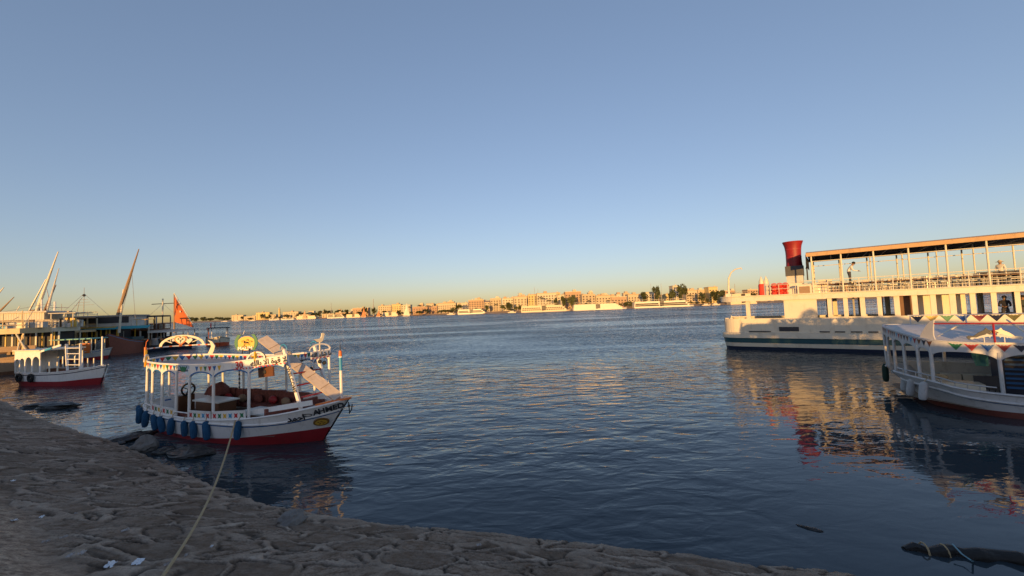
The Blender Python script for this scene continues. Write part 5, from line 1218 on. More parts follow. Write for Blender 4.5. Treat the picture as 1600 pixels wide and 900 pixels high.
# C: teal awning boat
P0, P1 = Vector((-66.5, 57.2, 0)), Vector((-57.0, 60.4, 0))
C2, rzC, LC, yC = deck_boat('passenger boat with a teal awning and dark glazed top cabin at left', P0, P1, 4.8, 1.5, M['oldwhite'], M['gold'], [dict(z0=1.5, z1=3.7, slab=.3, wall=M['dark'])], 7, bowx=.3)
box_part('top_cabin', M['oldwhite'], C2, 2.5, 10.2, -1.9, 1.9, 4.0, 5.5); box_part('cabin_glazing', M['dark'], C2, 2.9, 9.8, -1.93, -1.88, 4.5, 5.4); box_part('cabin_roof', M['grey'], C2, 2.2, 10.5, -2.1, 2.1, 5.5, 5.66)
mb = MB(); mb.strip([(1, -2.0, 4.02), (12.5, -2.0, 4.02)], [(1, -2.9, 3.62), (12.5, -2.9, 3.62)]); mb.strip([(1, -2.9, 3.60), (12.5, -2.9, 3.60)], [(1, -2.0, 4.0), (12.5, -2.0, 4.0)]); mb.build('teal_awning', mat('teal_awning_cloth', (.05, .30, .34), .8, var=.2), C2)
for x in (10.8, 11.8, 12.8): tube_part('rail_post', M['gold'], C2, [(x, -2, 4.0), (x, -2, 4.9)], .04)
tube_part('rail', M['gold'], C2, [(10.4, -2, 4.9), (13, -2, 4.9)], .04)
mx = 3.6; am = tube_part('aerial_mast', M['grey'], C2, [(mx, 0, 5.6), (mx, 0, 9.9)], [.05, .025])
for z, w_ in ((7.3, 1.15), (7.7, .7), (8.1, .45), (8.7, .35)): tube_part('cross_arm', M['grey'], am, [(mx-w_, 0, z), (mx+w_, 0, z+.05)], .025, 5)
mb = MB(); mb.ball((mx, 0, 8.75), .2, 8, 5); mb.build('lantern', M['dark'], am)
for k in range(9):
    x = .9 + k*.98; box_part('lower_post', M['gold'], C2, x, x+.12, -2.4, -2.28, 1.5, 3.6)
for k in range(8):
    x = 1.2 + k*1.05; box_part('chair', rq.choice([M['gold'], M['oldwhite'], M['brown']]), C2, x, x+.4, -2.1, -1.7, 1.5, 2.2+.1*(k % 3))
for k in range(2): tube_part('stay', M['steel'], C2, [(mx, 0, 9.0), (mx-3+6*k, 0, 5.6)], .02, 4)
# D: felucca builder
def felucca(label, P0, P1, zs, mats, mast=None, yards=(), sail=None, bow=1.1, B=3.0, group='feluccas at left'):
    rz, L = frame(P0, P1); r_ = thing('felucca', label, 'sailing boat', P0, rz, group)
    std_hull(L, B, zs, mats, r_, .3, zs-.45, bow)
    iv = Matrix.Translation(Vector(P0)) @ Matrix.Rotation(rz, 4, 'Z'); iv = iv.inverted(); T = lambda p: iv @ Vector(p)
    if mast: tube_part('mast', mast[2], r_, [T(mast[0]), T(mast[1])], [.16, .08], 8)
    for a, b, r0, r1, m_ in yards:
        a, b = T(a), T(b); tube_part('yard', m_, r_, [a, a.lerp(b, .35), a.lerp(b, .7), b], [r0, r0*1.1, (r0+r1)/2, r1], 8)
        nseg = 9
    if sail:
        pts, m_ = sail; A, B_, C_ = [T(p) for p in pts]; g = 12; mb = MB(); rows = []
        nn = (B_-A).cross(C_-A).normalized()
        for i in range(g+1):
            rows.append([A.lerp(B_, i/g).lerp(A.lerp(C_, i/g), j/g) + nn*(.35*math.sin(math.pi*i/g)*math.sin(math.pi*j/g)) for j in range(g+1)])
        for r0, r1 in zip(rows, rows[1:]): mb.strip(r0, r1)
        mb.build('sail', m_, r_, smooth=True)
    return r_
d_y = lambda px, py, Y: aty(px, py, Y)
# red brown felucca with the tall bare yard
bowD = atz(168, 556, 0); P1 = Vector((bowD.x, bowD.y, 0)); P0 = P1 + Vector((-2.0, 6.6, 0))
fD = felucca('red brown felucca with a high bow and one tall bare leaning yard', P0, P1, 1.75, [M['rust'], M['rust'], M['skyblue']], (d_y(186, 520, 57), d_y(193, 452, 57), M['cream']),
    [(d_y(184, 492, 57), d_y(217, 389, 57), .20, .06, M['wood'])], bow=1.3, B=3.6)
mb = MB(); mb.box(1.2, 4.0, -1.3, 1.3, 1.5, 2.35); mb.build('tarp', M['teal'], fD)
for (a_, b_) in (((217, 389), (186, 505)), ((205, 430), (188, 500)), ((206, 425), (212, 505))): iv_ = (Matrix.Translation(fD.location) @ Matrix.Rotation(fD.rotation_euler.z, 4, 'Z')).inverted(); tube_part('rigging', M['grey'], fD, [iv_ @ d_y(a_[0], a_[1], 57), iv_ @ d_y(b_[0], b_[1], 57)], .025, 4)
# two feluccas behind the cream boat: five leaning spars
P1 = Vector((-54.5, 51, 0)); P0 = P1 + Vector((-9, 3, 0))
felucca('pale felucca behind the cream boat with three leaning white spars', P0, P1, 1.2, [M['navy'], M['white'], M['blue']], (d_y(65.5, 520, 52), d_y(65, 460, 52), M['white']),
    [(d_y(52, 500, 52), d_y(91, 393, 52), .17, .05, M['cream']), (d_y(70, 498, 52.5), d_y(92, 419, 52.5), .12, .04, M['oldwhite']), (d_y(41, 494, 52), d_y(72, 436, 52), .10, .05, M['steel'])])
P1 = Vector((-58.5, 57, 0)); P0 = P1 + Vector((-9, 3, 0))
felucca('felucca behind the cream boat with one darker short spar', P0, P1, 1.2, [M['navy'], M['white'], M['blue']], None, [(d_y(68, 489, 58), d_y(87.5, 445, 58), .13, .05, M['brown']), (d_y(79, 478, 58), d_y(73, 452, 58), .07, .04, M['steel'])])
P1 = Vector((-67, 53, 0)); P0 = P1 + Vector((-9, 2, 0))
felucca('felucca at the left edge with two thin leaning spars', P0, P1, 1.2, [M['navy'], M['white'], M['red']], None, [(d_y(-4, 490, 52), d_y(22, 464, 52), .09, .04, M['wood']), (d_y(-12, 470, 52), d_y(6, 449, 52), .09, .05, M['cream']), (d_y(14, 505, 50), d_y(31, 478, 50), .06, .04, M['cream'])])
# E: dark double decker
P0, P1 = Vector((-64.6, 64.0, 0)), Vector((-57.2, 66.6, 0))
E2, rzE, LE, yE = deck_boat('dark double deck boat with a crosstree mast behind the AHMED boat', P0, P1, 5.0, 1.6, M['dark'], M['dark'], [dict(z0=1.6, z1=3.1, slab=.25, wall=M['dark'], rail=.8, m=M['brown'], ms=M['brown']), dict(z0=3.35, z1=5.3, slab=.22, m=M['grey'], ms=M['dark'])], 6)
for k in range(4): x = 1.6 + k*1.7; box_part('window', M['dark'], E2, x, x+1.1, -yE+.64, -yE+.70, 2.1, 2.8)
em_ = tube_part('crosstree_mast', M['cream'], E2, [(6.6, 0, 5.4), (6.6, 0, 8.3)], .10); tube_part('cross_arm', M['dark'], em_, [(5.1, 0, 7.4), (8.1, 0, 7.5)], .06, 5); tube_part('stay', M['steel'], em_, [(6.6, 0, 7.5), (4.8, 0, 5.5)], .02, 4); tube_part('stay', M['steel'], em_, [(6.6, 0, 7.5), (8.4, 0, 5.5)], .02, 4)
for k in range(10): x = rq.uniform(.6, 7.5); box_part('crate', rq.choice([M['wood'], M['cream'], M['brown'], M['oldwhite']]), E2, x, x+.4, -yE+.1, -yE+.5, 3.35, 3.35+rq.uniform(.3, .9))
for k in range(6): x = .8 + k*1.3; box_part('lower_post', M['cream'] if k % 2 else M['brown'], E2, x, x+.1, -yE-.02, -yE+.08, 1.6, 3.1)
for k in range(3): box_part('bench', M['brown'], E2, 1.5+k*2, 2.6+k*2, -.5, .5, 3.35, 4.1)
# F: felucca with the orange sail
P1 = d_y(309, 511, 76); P1.z = 0; P0 = P1 + Vector((-7.5, 2.5, 0))
M['sail'] = mat('orange_sailcloth', (.62, .14, .04), .85, var=.15, scale=.6)
fF = felucca('felucca with a bright orange half furled triangular sail', P0, P1, 1.0, [M['navy'], M['white'], M['blue']], (d_y(272.5, 520, 76), d_y(272, 459, 76), M['wood']), [(d_y(272, 458, 76), d_y(304, 511, 76), .07, .05, M['cream'])],
    ((d_y(273, 463, 75.8), d_y(273, 503, 75.8), d_y(303, 512, 75.8)), M['sail']))
iv = (Matrix.Translation(fF.location) @ Matrix.Rotation(fF.rotation_euler.z, 4, 'Z')).inverted(); c_ = iv @ d_y(281, 487, 75.5)
mb = MB(); mb.prism([(.28*math.cos(2*math.pi*i/10), .22*math.sin(2*math.pi*i/10)) for i in range(10)], c_, (1, 0, 0), (0, 0, 1), .04); mb.build('sail_patch', M['cream'], fF)
# G: dark low boat with white canopy
P0, P1 = Vector((-58.2, 63.4, 0)), Vector((-52.2, 65.2, 0)); rz, L = frame(P0, P1)
gB = thing('motor_boat', 'low dark hulled boat with a white canopy just left of the red and white boat', 'boat', P0, rz, 'painted tour boats')
std_hull(L, 2.8, 1.0, [M['navy'], M['dark'], M['brown']], gB, .3, .5, .4)
for x in (1, 2.6, 4.2, 5.8):
    for y in (-1.1, 1.1): tube_part('post', M['oldwhite'], gB, [(x, y, .9), (x, y, 3.0)], .06)
for k in range(8): x = rq.uniform(.8, 6); box_part('crate', rq.choice([M['wood'], M['cream'], M['brown'], M['bred']]), gB, x, x+.4, -1.0, -.5, .5, rq.uniform(.7, 1.0))
box_part('roof', M['oldwhite'], gB, .6, 6.3, -1.4, 1.4, 3.0, 3.14); box_part('valance', M['white'], gB, .6, 6.3, -1.42, -1.38, 2.75, 3.0); box_part('cushions', M['brown'], gB, 1, 6, .3, 1.0, .5, 1.2)
tube_part('post', M['cream'], gB, [(.7, -1.3, .9), (.7, -1.3, 4.2)], .09)
# H: red and white boat, bow towards us
bw = atz(343, 541, 0); P1 = bw + Vector((.25, -.25, 0)); P0 = P1 + Vector((-4.2, 5.0, 0)); rz, L = frame(P0, P1)
hB = thing('motor_boat', 'red and white motor boat with its bow towards us behind the AHMED roof', 'boat', P0, rz, 'painted tour boats')
std_hull(L, 3.4, 1.15, [mat('orange_red_paint', (.55, .09, .03), .5, var=.15), M['cream'], M['navy']], hB, .5, .55, .5)
for x in (.6, 2.0, 3.4, 4.8):
    for y in (-1.35, 1.35): tube_part('post', M['white'], hB, [(x, y*(1 if x < 4 else .75), .9), (x, y*(1 if x < 4 else .75), 3.0)], .06)
box_part('roof', M['dark'], hB, .2, 5.2, -1.5, 1.5, 3.0, 3.12); box_part('valance', M['red'], hB, .2, 5.2, -1.52, -1.48, 2.72, 3.0); box_part('side_panel', M['orange'], hB, 3.3, 4.5, -1.42, -1.36, 1.3, 2.7)
tube_part('pole', M['dark'], hB, [(4.6, -.6, 3.1), (3.8, -.5, 4.1)], .05); tube_part('pole', M['red'], hB, [(2.2, -1, 3.1), (2.2, -1, 3.9)], .09)
box_part('bow_fender', M['black'], hB, .0, .3, -1.6, -1.3, .9, 1.5)
# ------------------------------------------------------------------ far bank
BKX = [-150, 0, 150, 310, 400, 440, 500, 561, 640, 720, 795, 900, 1000, 1165, 1300, 1600, 2100]
BKY = [3600, 2600, 1950, 1450, 1120, 960, 880, 810, 690, 590, 520, 482, 500, 530, 560, 610, 700]
def bankY(px): return float(np.interp(px, BKX, BKY))
def bpt(px, off=0.0, z=0.0):
    Y = bankY(px) + off
    lo, hi = 300, 700
    for _ in range(30):
        m_ = (lo+hi)/2
        if aty(px, m_, Y).z > z: lo = m_
        else: hi = m_
    return aty(px, lo, Y)
M['quay'] = mat('far_bank_earth', (.34, .24, .15), .9, var=.3, scale=.05)
A = [bpt(px, 0, 0) for px in range(-150, 2101, 10)]; mb = MB()
rows = [[Vector((p.x, p.y + dy, z)) for p in A] for dy, z in ((-4, -1.5), (0, .1), (5, 1.2), (9, 2.2), (60, 2.6), (5000, 6))]
for r0, r1 in zip(rows, rows[1:]): mb.strip(r0, r1)
tag(mb.build('far_bank', M['quay']), kind='structure')
def hz(px, py, Y): return aty(px, py, Y).z
TAN = [mat('far_plaster_%d' % i, c, .85, var=.12, scale=.15) for i, c in enumerate([(.47, .38, .25), (.53, .44, .30), (.44, .30, .19), (.58, .51, .37), (.40, .26, .17), (.60, .47, .22)])]
TAN_N = ['tan', 'pale tan', 'reddish tan', 'cream', 'reddish brown', 'golden yellow']
M['farglass'] = mat('far_window_dark', (.045, .035, .03), .5, var=.3, scale=.3)
winproto = {}
def far_window(root, x, y, z, w_, h):
    k = (round(w_, 1), round(h, 1))
    if k not in winproto: mb = MB(); mb.box(-w_/2, w_/2, -.12, .0, -h/2, h/2); o = mb.build('window', M['farglass']); winproto[k] = o
    else: o = winproto[k].copy(); COL.objects.link(o)
    o.parent = root; o.location = (x, y, z)
rr = random.Random(21)
def building(px0, px1, py, off, ci, label, win=0, hut=0.0, band=False, cat='building', depth=14):
    grp = 'small blocks behind the waterfront' if label.startswith('small block') else None
    pm = (px0+px1)/2; Y = bankY(pm) + off; a, b = aty(px0, py, Y), aty(px1, py, Y); zt = a.z; wd = (b-a).length
    t = thing('building', label, cat, (a.x, Y, 2.3), 0, grp); h = zt - 2.3
    mb = MB(); mb.box(0, wd, 0, depth, -.5, h); mb.build('walls', TAN[ci], t)
    mb = MB(); mb.box(-.3, wd+.3, -.35, depth+.3, h, h+.7); mb.build('parapet', TAN[(ci+1) % 4], t)
    if hut: mb = MB(); mb.box(wd*hut, wd*hut+4.5, 2, 7, h+.7, h+3.2); mb.build('roof_hut', TAN[(ci+3) % 4], t)
    if rr.random() < .7: mb = MB(); x = wd*rr.uniform(.15, .85); mb.tube([(x, 3, h+.5), (x, 3, h+2.2)], 1.0, 8); mb.build('water_tank', TAN[3], t)
    nfl = max(1, int((h-.6)/3.3)); nc = min(win, max(1, int(wd/3.6)))
    if win:
        for f in range(nfl):
            for c in range(nc): far_window(t, wd*(c+.5)/nc, 0, 1.9+3.3*f, min(1.9, wd/nc*.5), 1.7)
    if band:
        for f in range(nfl): mb = MB(); mb.box(0.3, wd-.3, -1.0, -.02, .55+3.3*(f+1)-3.3+2.9, 3.15+3.3*f+.6); mb.build('balcony', TAN[3], t)
    return t
BL = [(362, 380, 493, 20, 1, 3, .3), (381, 399, 495, 12, 0, 3, 0), (400, 421, 489, 25, 5, 5, .4), (422, 431, 492, 18, 0, 2, 0), (442, 466, 488, 20, 1, 6, .5), (467, 486, 492, 15, 3, 4, 0), (503, 522, 491, 15, 0, 4, 0), (524, 549, 489, 30, 2, 5, .2), (551, 575, 482, 24, 2, 6, .6),
    (591, 611, 478.5, 26, 1, 7, .2), (612, 626, 476, 34, 5, 5, .5), (627, 641, 477, 26, 3, 5, 0), (645, 683, 480, 22, 4, 9, 0), (684, 712, 474.5, 40, 1, 8, .3), (714, 731, 474, 55, 3, 5, 0), (732, 756, 469.5, 40, 2, 8, .4), (757, 765, 472.5, 30, 1, 3, 0), (766, 783, 467, 45, 0, 6, .5), (785, 802, 467, 60, 3, 5, .1),
    (803, 823, 464, 42, 1, 6, .6), (870, 882, 461.5, 60, 3, 4, 0), (883, 908, 456.5, 70, 2, 7, .5), (909, 930, 461, 38, 0, 8, 0), (931, 954, 462.5, 42, 1, 8, .4), (955, 979, 464.5, 34, 2, 7, 0), (981, 1008, 460.5, 60, 1, 6, .3), (1009, 1022, 457, 70, 3, 4, 0), (1051, 1060, 447, 80, 3, 3, 0), (1072, 1089, 454, 55, 1, 5, .5), (1090, 1106, 453.5, 66, 0, 4, .2), (1107, 1121, 449, 50, 5, 5, 0), (1122, 1138, 455, 60, 2, 4, 0), (1168, 1184, 453, 50, 2, 4, 0),
    (1186, 1215, 455, 60, 1, 6, 0), (1220, 1252, 453, 55, 0, 6, .3), (1260, 1296, 451, 60, 3, 6, 0), (1300, 1345, 449, 60, 2, 8, .5), (1350, 1400, 448, 60, 1, 8, 0), (1405, 1450, 446, 60, 0, 8, .2), (1455, 1510, 444, 60, 3, 8, 0), (1515, 1580, 443, 60, 2, 8, .5), (1582, 1640, 441, 60, 1, 8, .5)]
SZ = lambda w_: 'narrow' if w_ < 16 else ('wide' if w_ > 27 else 'mid sized')
for i, (a, b, y, off, ci, wn, ht) in enumerate(BL):
    if a < 830: where = '%s from the left among those left of the hotel' % (ordinal(i) if i < 16 else ['seventeenth', 'eighteenth', 'nineteenth', 'twentieth'][i-16])
    elif a < 1165: k = i - 20; where = '%s to the right of the big hotel' % ordinal(k)
    else: k = i - 32; where = '%s from the davit, seen past the ferry' % ordinal(k)
    building(a, b, y, off, ci, '%s building, %s' % (TAN_N[ci], where), wn, ht, band=False)
for px in list(range(655, 1140, 11)) + list(range(372, 640, 22)):
    base = float(np.interp(px, [372, 560, 640, 700, 780, 830, 900, 1000, 1080, 1140], [492, 484, 478.5, 474, 467, 461, 459, 461, 456, 456]))
    w_ = rr.uniform(5, 12); building(px, px+w_, base + rr.uniform(-2.6, 3.5), rr.uniform(85, 130), rr.randrange(6), 'small block behind the waterfront buildings on the far bank', rr.choice([0, 2, 3]), rr.choice([0, 0, .3, .5]), depth=9)
building(839, 869.5, 459, 45, 3, 'big cream hotel with rows of dark windows on the far bank', 11, .35)
building(825, 838, 461, 48, 5, 'golden yellow block joined to the left side of the big hotel', 4, 0, True)
# minaret, aerial masts
def mast(px, p0, p1, off, label, w_=.5):
    Y = bankY(px)+off; a, b = aty(px, p0, Y), aty(px, p1, Y); a.z = 2; t = thing('radio_mast', label, 'mast', a)
    mb = MB(); mb.tube([(0, 0, 0), (0, 0, (b.z-2)*.6)], w_, 5); mb.build('lower_lattice', M['grey'], t); mb = MB(); mb.tube([(0, 0, (b.z-2)*.6), (0, 0, b.z-2)], w_*.5, 5); mb.build('upper_lattice', M['grey'], t)
mast(517.5, 489, 473, 30, 'thin mast rising above the dark trees left of the orange sail', .8); mast(583.5, 485, 467, 30, 'thick grey mast above the trees between the two orange sails', 1.3)
mast(836, 478, 449, 40, 'taller of two masts beside the big hotel', .45); mast(841, 470, 452, 44, 'shorter of two masts beside the big hotel', .4); mast(810, 466, 457, 50, 'short pale mast left of the big hotel', .7)
mast(1018, 465, 443, 60, 'left mast of the pair beside the tall green trees', .4); mast(1034, 465, 443, 64, 'right mast of the pair beside the tall green trees', .4); mast(1149, 460, 443.5, 60, 'dark mast right of the ferry davit', .7)
Y = bankY(436.5)+22; a = aty(436.5, 480, Y); t = thing('minaret', 'tall golden minaret on the distant left part of the far bank', 'minaret', (a.x, Y, 2)); h = a.z-2
mb = MB(); mb.lathe((0, 0, 0), [(2.6, 0), (2.4, h*.55), (2.3, h*.56), (3.0, h*.57), (3.0, h*.6), (2.0, h*.61), (1.9, h*.84)], 10); mb.build('shaft', TAN[5], t); mb = MB(); mb.lathe((0, 0, h*.84), [(2.5, 0), (2.5, h*.02), (1.7, h*.03), (1.5, h*.1), (.2, h*.16)], 10); mb.build('lantern', TAN[3], t)
# trees
def crown_mesh(seed, n, rx, rz, lobes, leaf):
    r_ = random.Random(seed); mb = MB(); L = [(r_.gauss(0, .45), r_.gauss(0, .45), r_.uniform(-.6, .75), r_.uniform(.35, .62)) for _ in range(lobes)]
    for i in range(n):
        lx_, ly, lz, lr = r_.choice(L); d = Vector((r_.gauss(0, 1), r_.gauss(0, 1), r_.gauss(0, 1))).normalized()*lr*r_.uniform(.55, 1.05)
        p = Vector(((lx_+d.x)*rx, (ly+d.y)*rx, (lz+d.z)*rz)); a = Vector((r_.gauss(0, 1), r_.gauss(0, 1), r_.gauss(0, 1))).normalized(); b = a.orthogonal().normalized(); s_ = leaf*r_.uniform(.6, 1.3)
        mb.add([p-a*s_, p+b*s_*.7, p+a*s_, p-b*s_*.7], [(0, 1, 2, 3)], i % 2)
    return mb
LEAF = [mat('leaf_dark', (.05, .06, .022), .8, var=.4, scale=.3), mat('leaf_olive', (.085, .095, .035), .8, var=.4, scale=.3)]
crowns = []
for s_, n, lo in ((1, 700, 9), (2, 700, 7), (3, 600, 12)):
    o = crown_mesh(s_, n, 1.0, 1.0, lo, .16).build('crown', LEAF); crowns.append(o)
used = [False]*3
def tree(px, py, wpx, off, label, group=None, kind=None, palm=False):
    Y = bankY(px)+off; top = aty(px, py, Y); h = top.z - 2.2; t = thing('palm_tree' if palm else 'tree', label, 'palm tree' if palm else 'tree', (top.x, Y, 2.2), rr.uniform(0, 6), group)
    if palm:
        mb = MB(); mb.tube([(0, 0, -.3), (.2, 0, h*.5), (0, 0, h*.86)], [.4, .3, .25], 6); mb.build('trunk', M['wood'], t); mb = MB()
        for k in range(14):
            a = k*2.4; L_ = h*.34; pts = [Vector((math.cos(a)*L_*u, math.sin(a)*L_*u, h*.86 + L_*(.55*u-1.0*u*u) + (.12*L_ if k % 2 else 0))) for u in (0, .35, .7, 1)]; sd = Vector((-math.sin(a), math.cos(a), 0))
            w_ = (.1, .5, .4, .05); mb.strip([p + sd*q for p, q in zip(pts, w_)], [p - sd*q for p, q in zip(pts, w_)])
        mb.build('crown', LEAF[0], t); return
    wm = wpx/FPX*Y; k = rr.randrange(3) if kind is None else kind
    mb = MB(); mb.tube([(0, 0, -.3), (.1, 0, h*.3), (-.1, .1, h*.6)], [.35, .28, .15], 6); mb.tube([(.1, 0, h*.28), (wm*.2, 0, h*.55)], [.2, .1], 5); mb.tube([(.0, 0, h*.3), (-wm*.2, .2, h*.6)], [.2, .1], 5); mb.build('trunk', M['wood'], t)
    c = crowns[k] if not used[k] else crowns[k].copy()
    if used[k]: COL.objects.link(c)
    used[k] = True; c.parent = t; c.scale = (wm/2*.85, wm/2*.85, h*.40); c.location = (0, 0, h*.60)
big = [(895, 462, 15, 20, 'dark spreading tree in front of the building right of the hotel'), (1006, 456.5, 13, 24, 'dark tree left of the tall twin trees above the long cruise ship'), (1027.5, 447.5, 14, 26, 'broad rounded tall tree left of the tallest far bank tree'), (1049, 452, 15, 30, 'reddish olive tree between the two tallest far bank trees'), (1065, 442, 16, 26, 'tallest far bank tree, above the right end of the long cruise ship'),
    (1096.5, 457, 14, 22, 'rounded low tree right of the tallest far bank tree'), (1114, 455, 17, 24, 'dark clump tree left of the ferry davit'), (1127, 453.5, 13, 30, 'second dark tree left of the ferry davit'), (1174, 456, 11, 24, 'dark small tree between the davit and the parasols of the ferry'), (794, 473, 14, 12, 'bushy green tree left of the cruise ship near the big hotel'), (786, 476, 10, 10, 'small leaning green tree beside the far bank landing'), (761, 477, 7, 10, 'small dark tree right of the white cruise ship'),
    (716, 474, 10, 18, 'dark tree above the white cruise ship in mid river view'), (570, 479, 8, 14, 'dark tree directly above the orange felucca sail'), (584, 481, 9, 14, 'dark tree under the thick grey mast'), (868, 466, 9, 14, 'green tree at the right corner of the big hotel'), (880, 463, 10, 18, 'dark tree between the hotel and the reddish block')]
for px, py, w_, off, lb in big: tree(px, py, w_, off, lb, 'far bank trees')
tr = random.Random(4)
for px in list(range(302, 362, 6)) + list(range(468, 500, 7)) + list(range(500, 545, 6)):
    tree(px + tr.uniform(-2, 2), (496.5 if px < 362 else (488.5 if px < 500 else 484.5)) + tr.uniform(-1.2, 2) - (px-302)*.02*(px < 362), tr.uniform(7, 11), tr.uniform(14, 40), 'low dark tree in the tree line along the distant left far bank', 'tree line on the far bank')
for px in (386, 410, 425, 446, 470, 545, 560, 600, 622, 650, 665, 690, 700, 708, 730, 745, 806, 812, 818, 845, 852, 905, 915, 940, 962, 975, 985, 992, 1040, 1080, 1104, 1140, 1160, 1190, 1230, 1280, 1330, 1380, 1430, 1480, 1530, 1570):
    p = bpt(px, 9, 2.2); py = proj(p)[1]
    for dx in (-7, 6): tree(px + dx + tr.uniform(-2, 2), py - tr.uniform(3, 6.5), tr.uniform(5, 9), tr.uniform(6, 11), 'small bushy tree on the waterfront in front of the far bank buildings', 'waterfront trees')
    tree(px + tr.uniform(-2, 2), py - tr.uniform(5, 9), tr.uniform(5, 9), tr.uniform(8, 14), 'small bushy tree on the waterfront in front of the far bank buildings', 'waterfront trees')
for px, py in ((655, 473), (668, 474), (845, 460), (858, 465), (920, 466), (950, 466), (500, 483), (1010, 459), (1078, 457), (775, 472), (640, 476)):
    tree(px, py + 2, 8, tr.uniform(10, 20), 'slim palm tree standing on the far bank waterfront', 'far bank palms', palm=True)
# cruise ships
M['shipw'] = mat('cruise_white', (.72, .66, .54), .5, var=.06, scale=.3); M['shipc'] = mat('cruise_cream', (.64, .54, .38), .5, var=.08, scale=.3)
def cruise(px0, px1, ytop, label, nd, m_, bowright=True, dark=.6, arch=False, extra=True):
    pm = (px0+px1)/2; Y = bankY(pm) - 14; a, b = aty(px0, ytop, Y), aty(px1, ytop, Y); L = (b-a).length; zt = a.z*.5 + b.z*.5
    t = thing('cruise_ship', label, 'cruise ship', (a.x, Y, 0), math.atan2(b.y-a.y, b.x-a.x), 'cruise ships on the far bank'); W = 11; e = L*.10
    z1 = 1.8; x0, x1 = (0, L-e) if bowright else (e, L)
    pl = [(0, .6), (L-e, 0), (L-e*.3, W*.3), (L, W*.5), (L-e*.3, W*.7), (L-e, W), (0, W-.6)]
    if not bowright: pl = [(L-x, y) for x, y in pl][::-1]
    mb = MB(); mb.prism(pl, (0, 0, .4), (1, 0, 0), (0, 1, 0), 2.8); mb.build('hull', m_, t)
    dh = (zt - z1 - .4)/nd; sh = -1 if bowright else 1
    for k in range(nd):
        za = z1 + dh*k; xa = x0 + (.5 + k*1.2 if not bowright else .3*k); xb = x1 - (.5 + k*2.2 if bowright else .3*k)
        mb = MB(); mb.box(xa, xb, .5, W-.5, za, za+dh); mb.build('deck_house', m_, t)
        mb = MB(); mb.box(xa-.3, xb+.3, .2, W-.1, za+dh-.2, za+dh); mb.build('deck_edge', m_, t)
        n = max(3, int((xb-xa)/3.0)); gap = .16
        if dark > 0 and not (k == nd-1 and extra):
            segs = [(xa+1, (xa+xb)/2-3), ((xa+xb)/2+3, xb-2)]
            for s0, s1 in segs:
                if arch:
                    m2 = max(2, int((s1-s0)/2.6))
                    for j in range(m2): far_window(t, s0+(s1-s0)*(j+.5)/m2, .5, za+dh*.48, 1.8, dh*.66)
                else: mb = MB(); mb.box(s0, s1, .38, .5, za+dh*.12, za+dh*.86); mb.build('window_band', M['farglass'], t)
    mb = MB(); mb.box((x0+x1)/2-2.6, (x0+x1)/2+2.6, .30, .5, z1-.3, zt-.8); mb.build('entrance_bay', M['farglass'], t)
    if extra:
        for j in range(8): x = x0+2+(x1-x0-8)*j/7; mb = MB(); mb.tube([(x, 1, zt-.4), (x, 1, zt+1.8)], .12, 4); mb.build('awning_post', m_, t)
        mb = MB(); mb.box(x0+1.5, x1-7, .8, W-.8, zt+1.6, zt+1.85); mb.build('sun_awning', m_, t)
cruise(715, 762, 482.5, 'small white cruise ship moored alone in front of red brown buildings', 3, M['shipw'])
cruise(814, 893, 476.5, 'cream cruise ship with arched windows moored below the big hotel', 3, M['shipc'], arch=True)
cruise(896, 981, 474, 'pale cruise ship with a plain side right of the hotel', 4, M['shipw'], dark=0)
cruise(991, 1087, 469.5, 'long white cruise ship with dark window bands below the tall trees', 3, M['shipw'])
cruise(1141, 1186, 458, 'cream cruise ship partly hidden behind the ferry stern', 4, M['shipc'], dark=0)
for a, b, y, nd, m_, lb in ((420, 438, 496.5, 2, 'shipw', 'pale ship farthest left in the row on the distant bank'), (439, 461, 496.5, 2, 'shipw', 'second pale ship from the left in the row on the distant bank'), (463, 497, 493, 2, 'shipc', 'tan ship behind the tan felucca sail on the distant bank'), (511, 540, 491, 3, 'shipw', 'widest white ship in the row on the distant left bank'), (541, 565, 490.5, 2, 'shipc', 'cream ship left of the orange felucca sail'), (597, 624, 487.5, 2, 'shipc', 'low cream ship left of the white felucca sail')):
    cruise(a, b, y, lb, nd, M[m_], dark=.5 if m_ == 'shipw' else 0, extra=False)
# far feluccas and launches
def far_felucca(px, pyb, pyt, wpx, label, m_, dy=-60):
    Y = bankY(px)+dy; a, b = aty(px, pyt, Y), aty(px, pyb, Y); h = a.z; wd = wpx/FPX*Y
    t = thing('felucca', label, 'sailing boat', (b.x, Y, 0), 0, 'feluccas on the open river')
    L = wd*.9; mb = MB(); mb.prism([(-L*.6, .9), (-L*.5, .05), (L*.45, .05), (L*.62, 1.3), (0, .7)], (0, 0, 0), (1, 0, 0), (0, 0, 1), 2.4); mb.build('hull', M['oldwhite'], t)
    mb = MB(); mb.tube([(0, 0, .5), (0, 0, h*.62)], .12, 5); mb.build('mast', M['wood'], t)
    g = 8; mb = MB(); P_, Q, R_ = Vector((wd*.12, 0, h)), Vector((-wd*.42, -.4, 1.4)), Vector((wd*.5, -.3, 1.3)); rows = [[P_.lerp(Q, i/g).lerp(P_.lerp(R_, i/g), j/g) + Vector((0, -.12*wd*math.sin(math.pi*i/g)*math.sin(math.pi*j/g), 0)) for j in range(g+1)] for i in range(g+1)]
    for r0, r1 in zip(rows, rows[1:]): mb.strip(r0, r1)
    mb.build('sail', m_, t, smooth=True)
SL = [mat('sail_%d' % i, c, .85, var=.1) for i, c in enumerate([(.55, .36, .22), (.62, .24, .10), (.72, .66, .52)])]
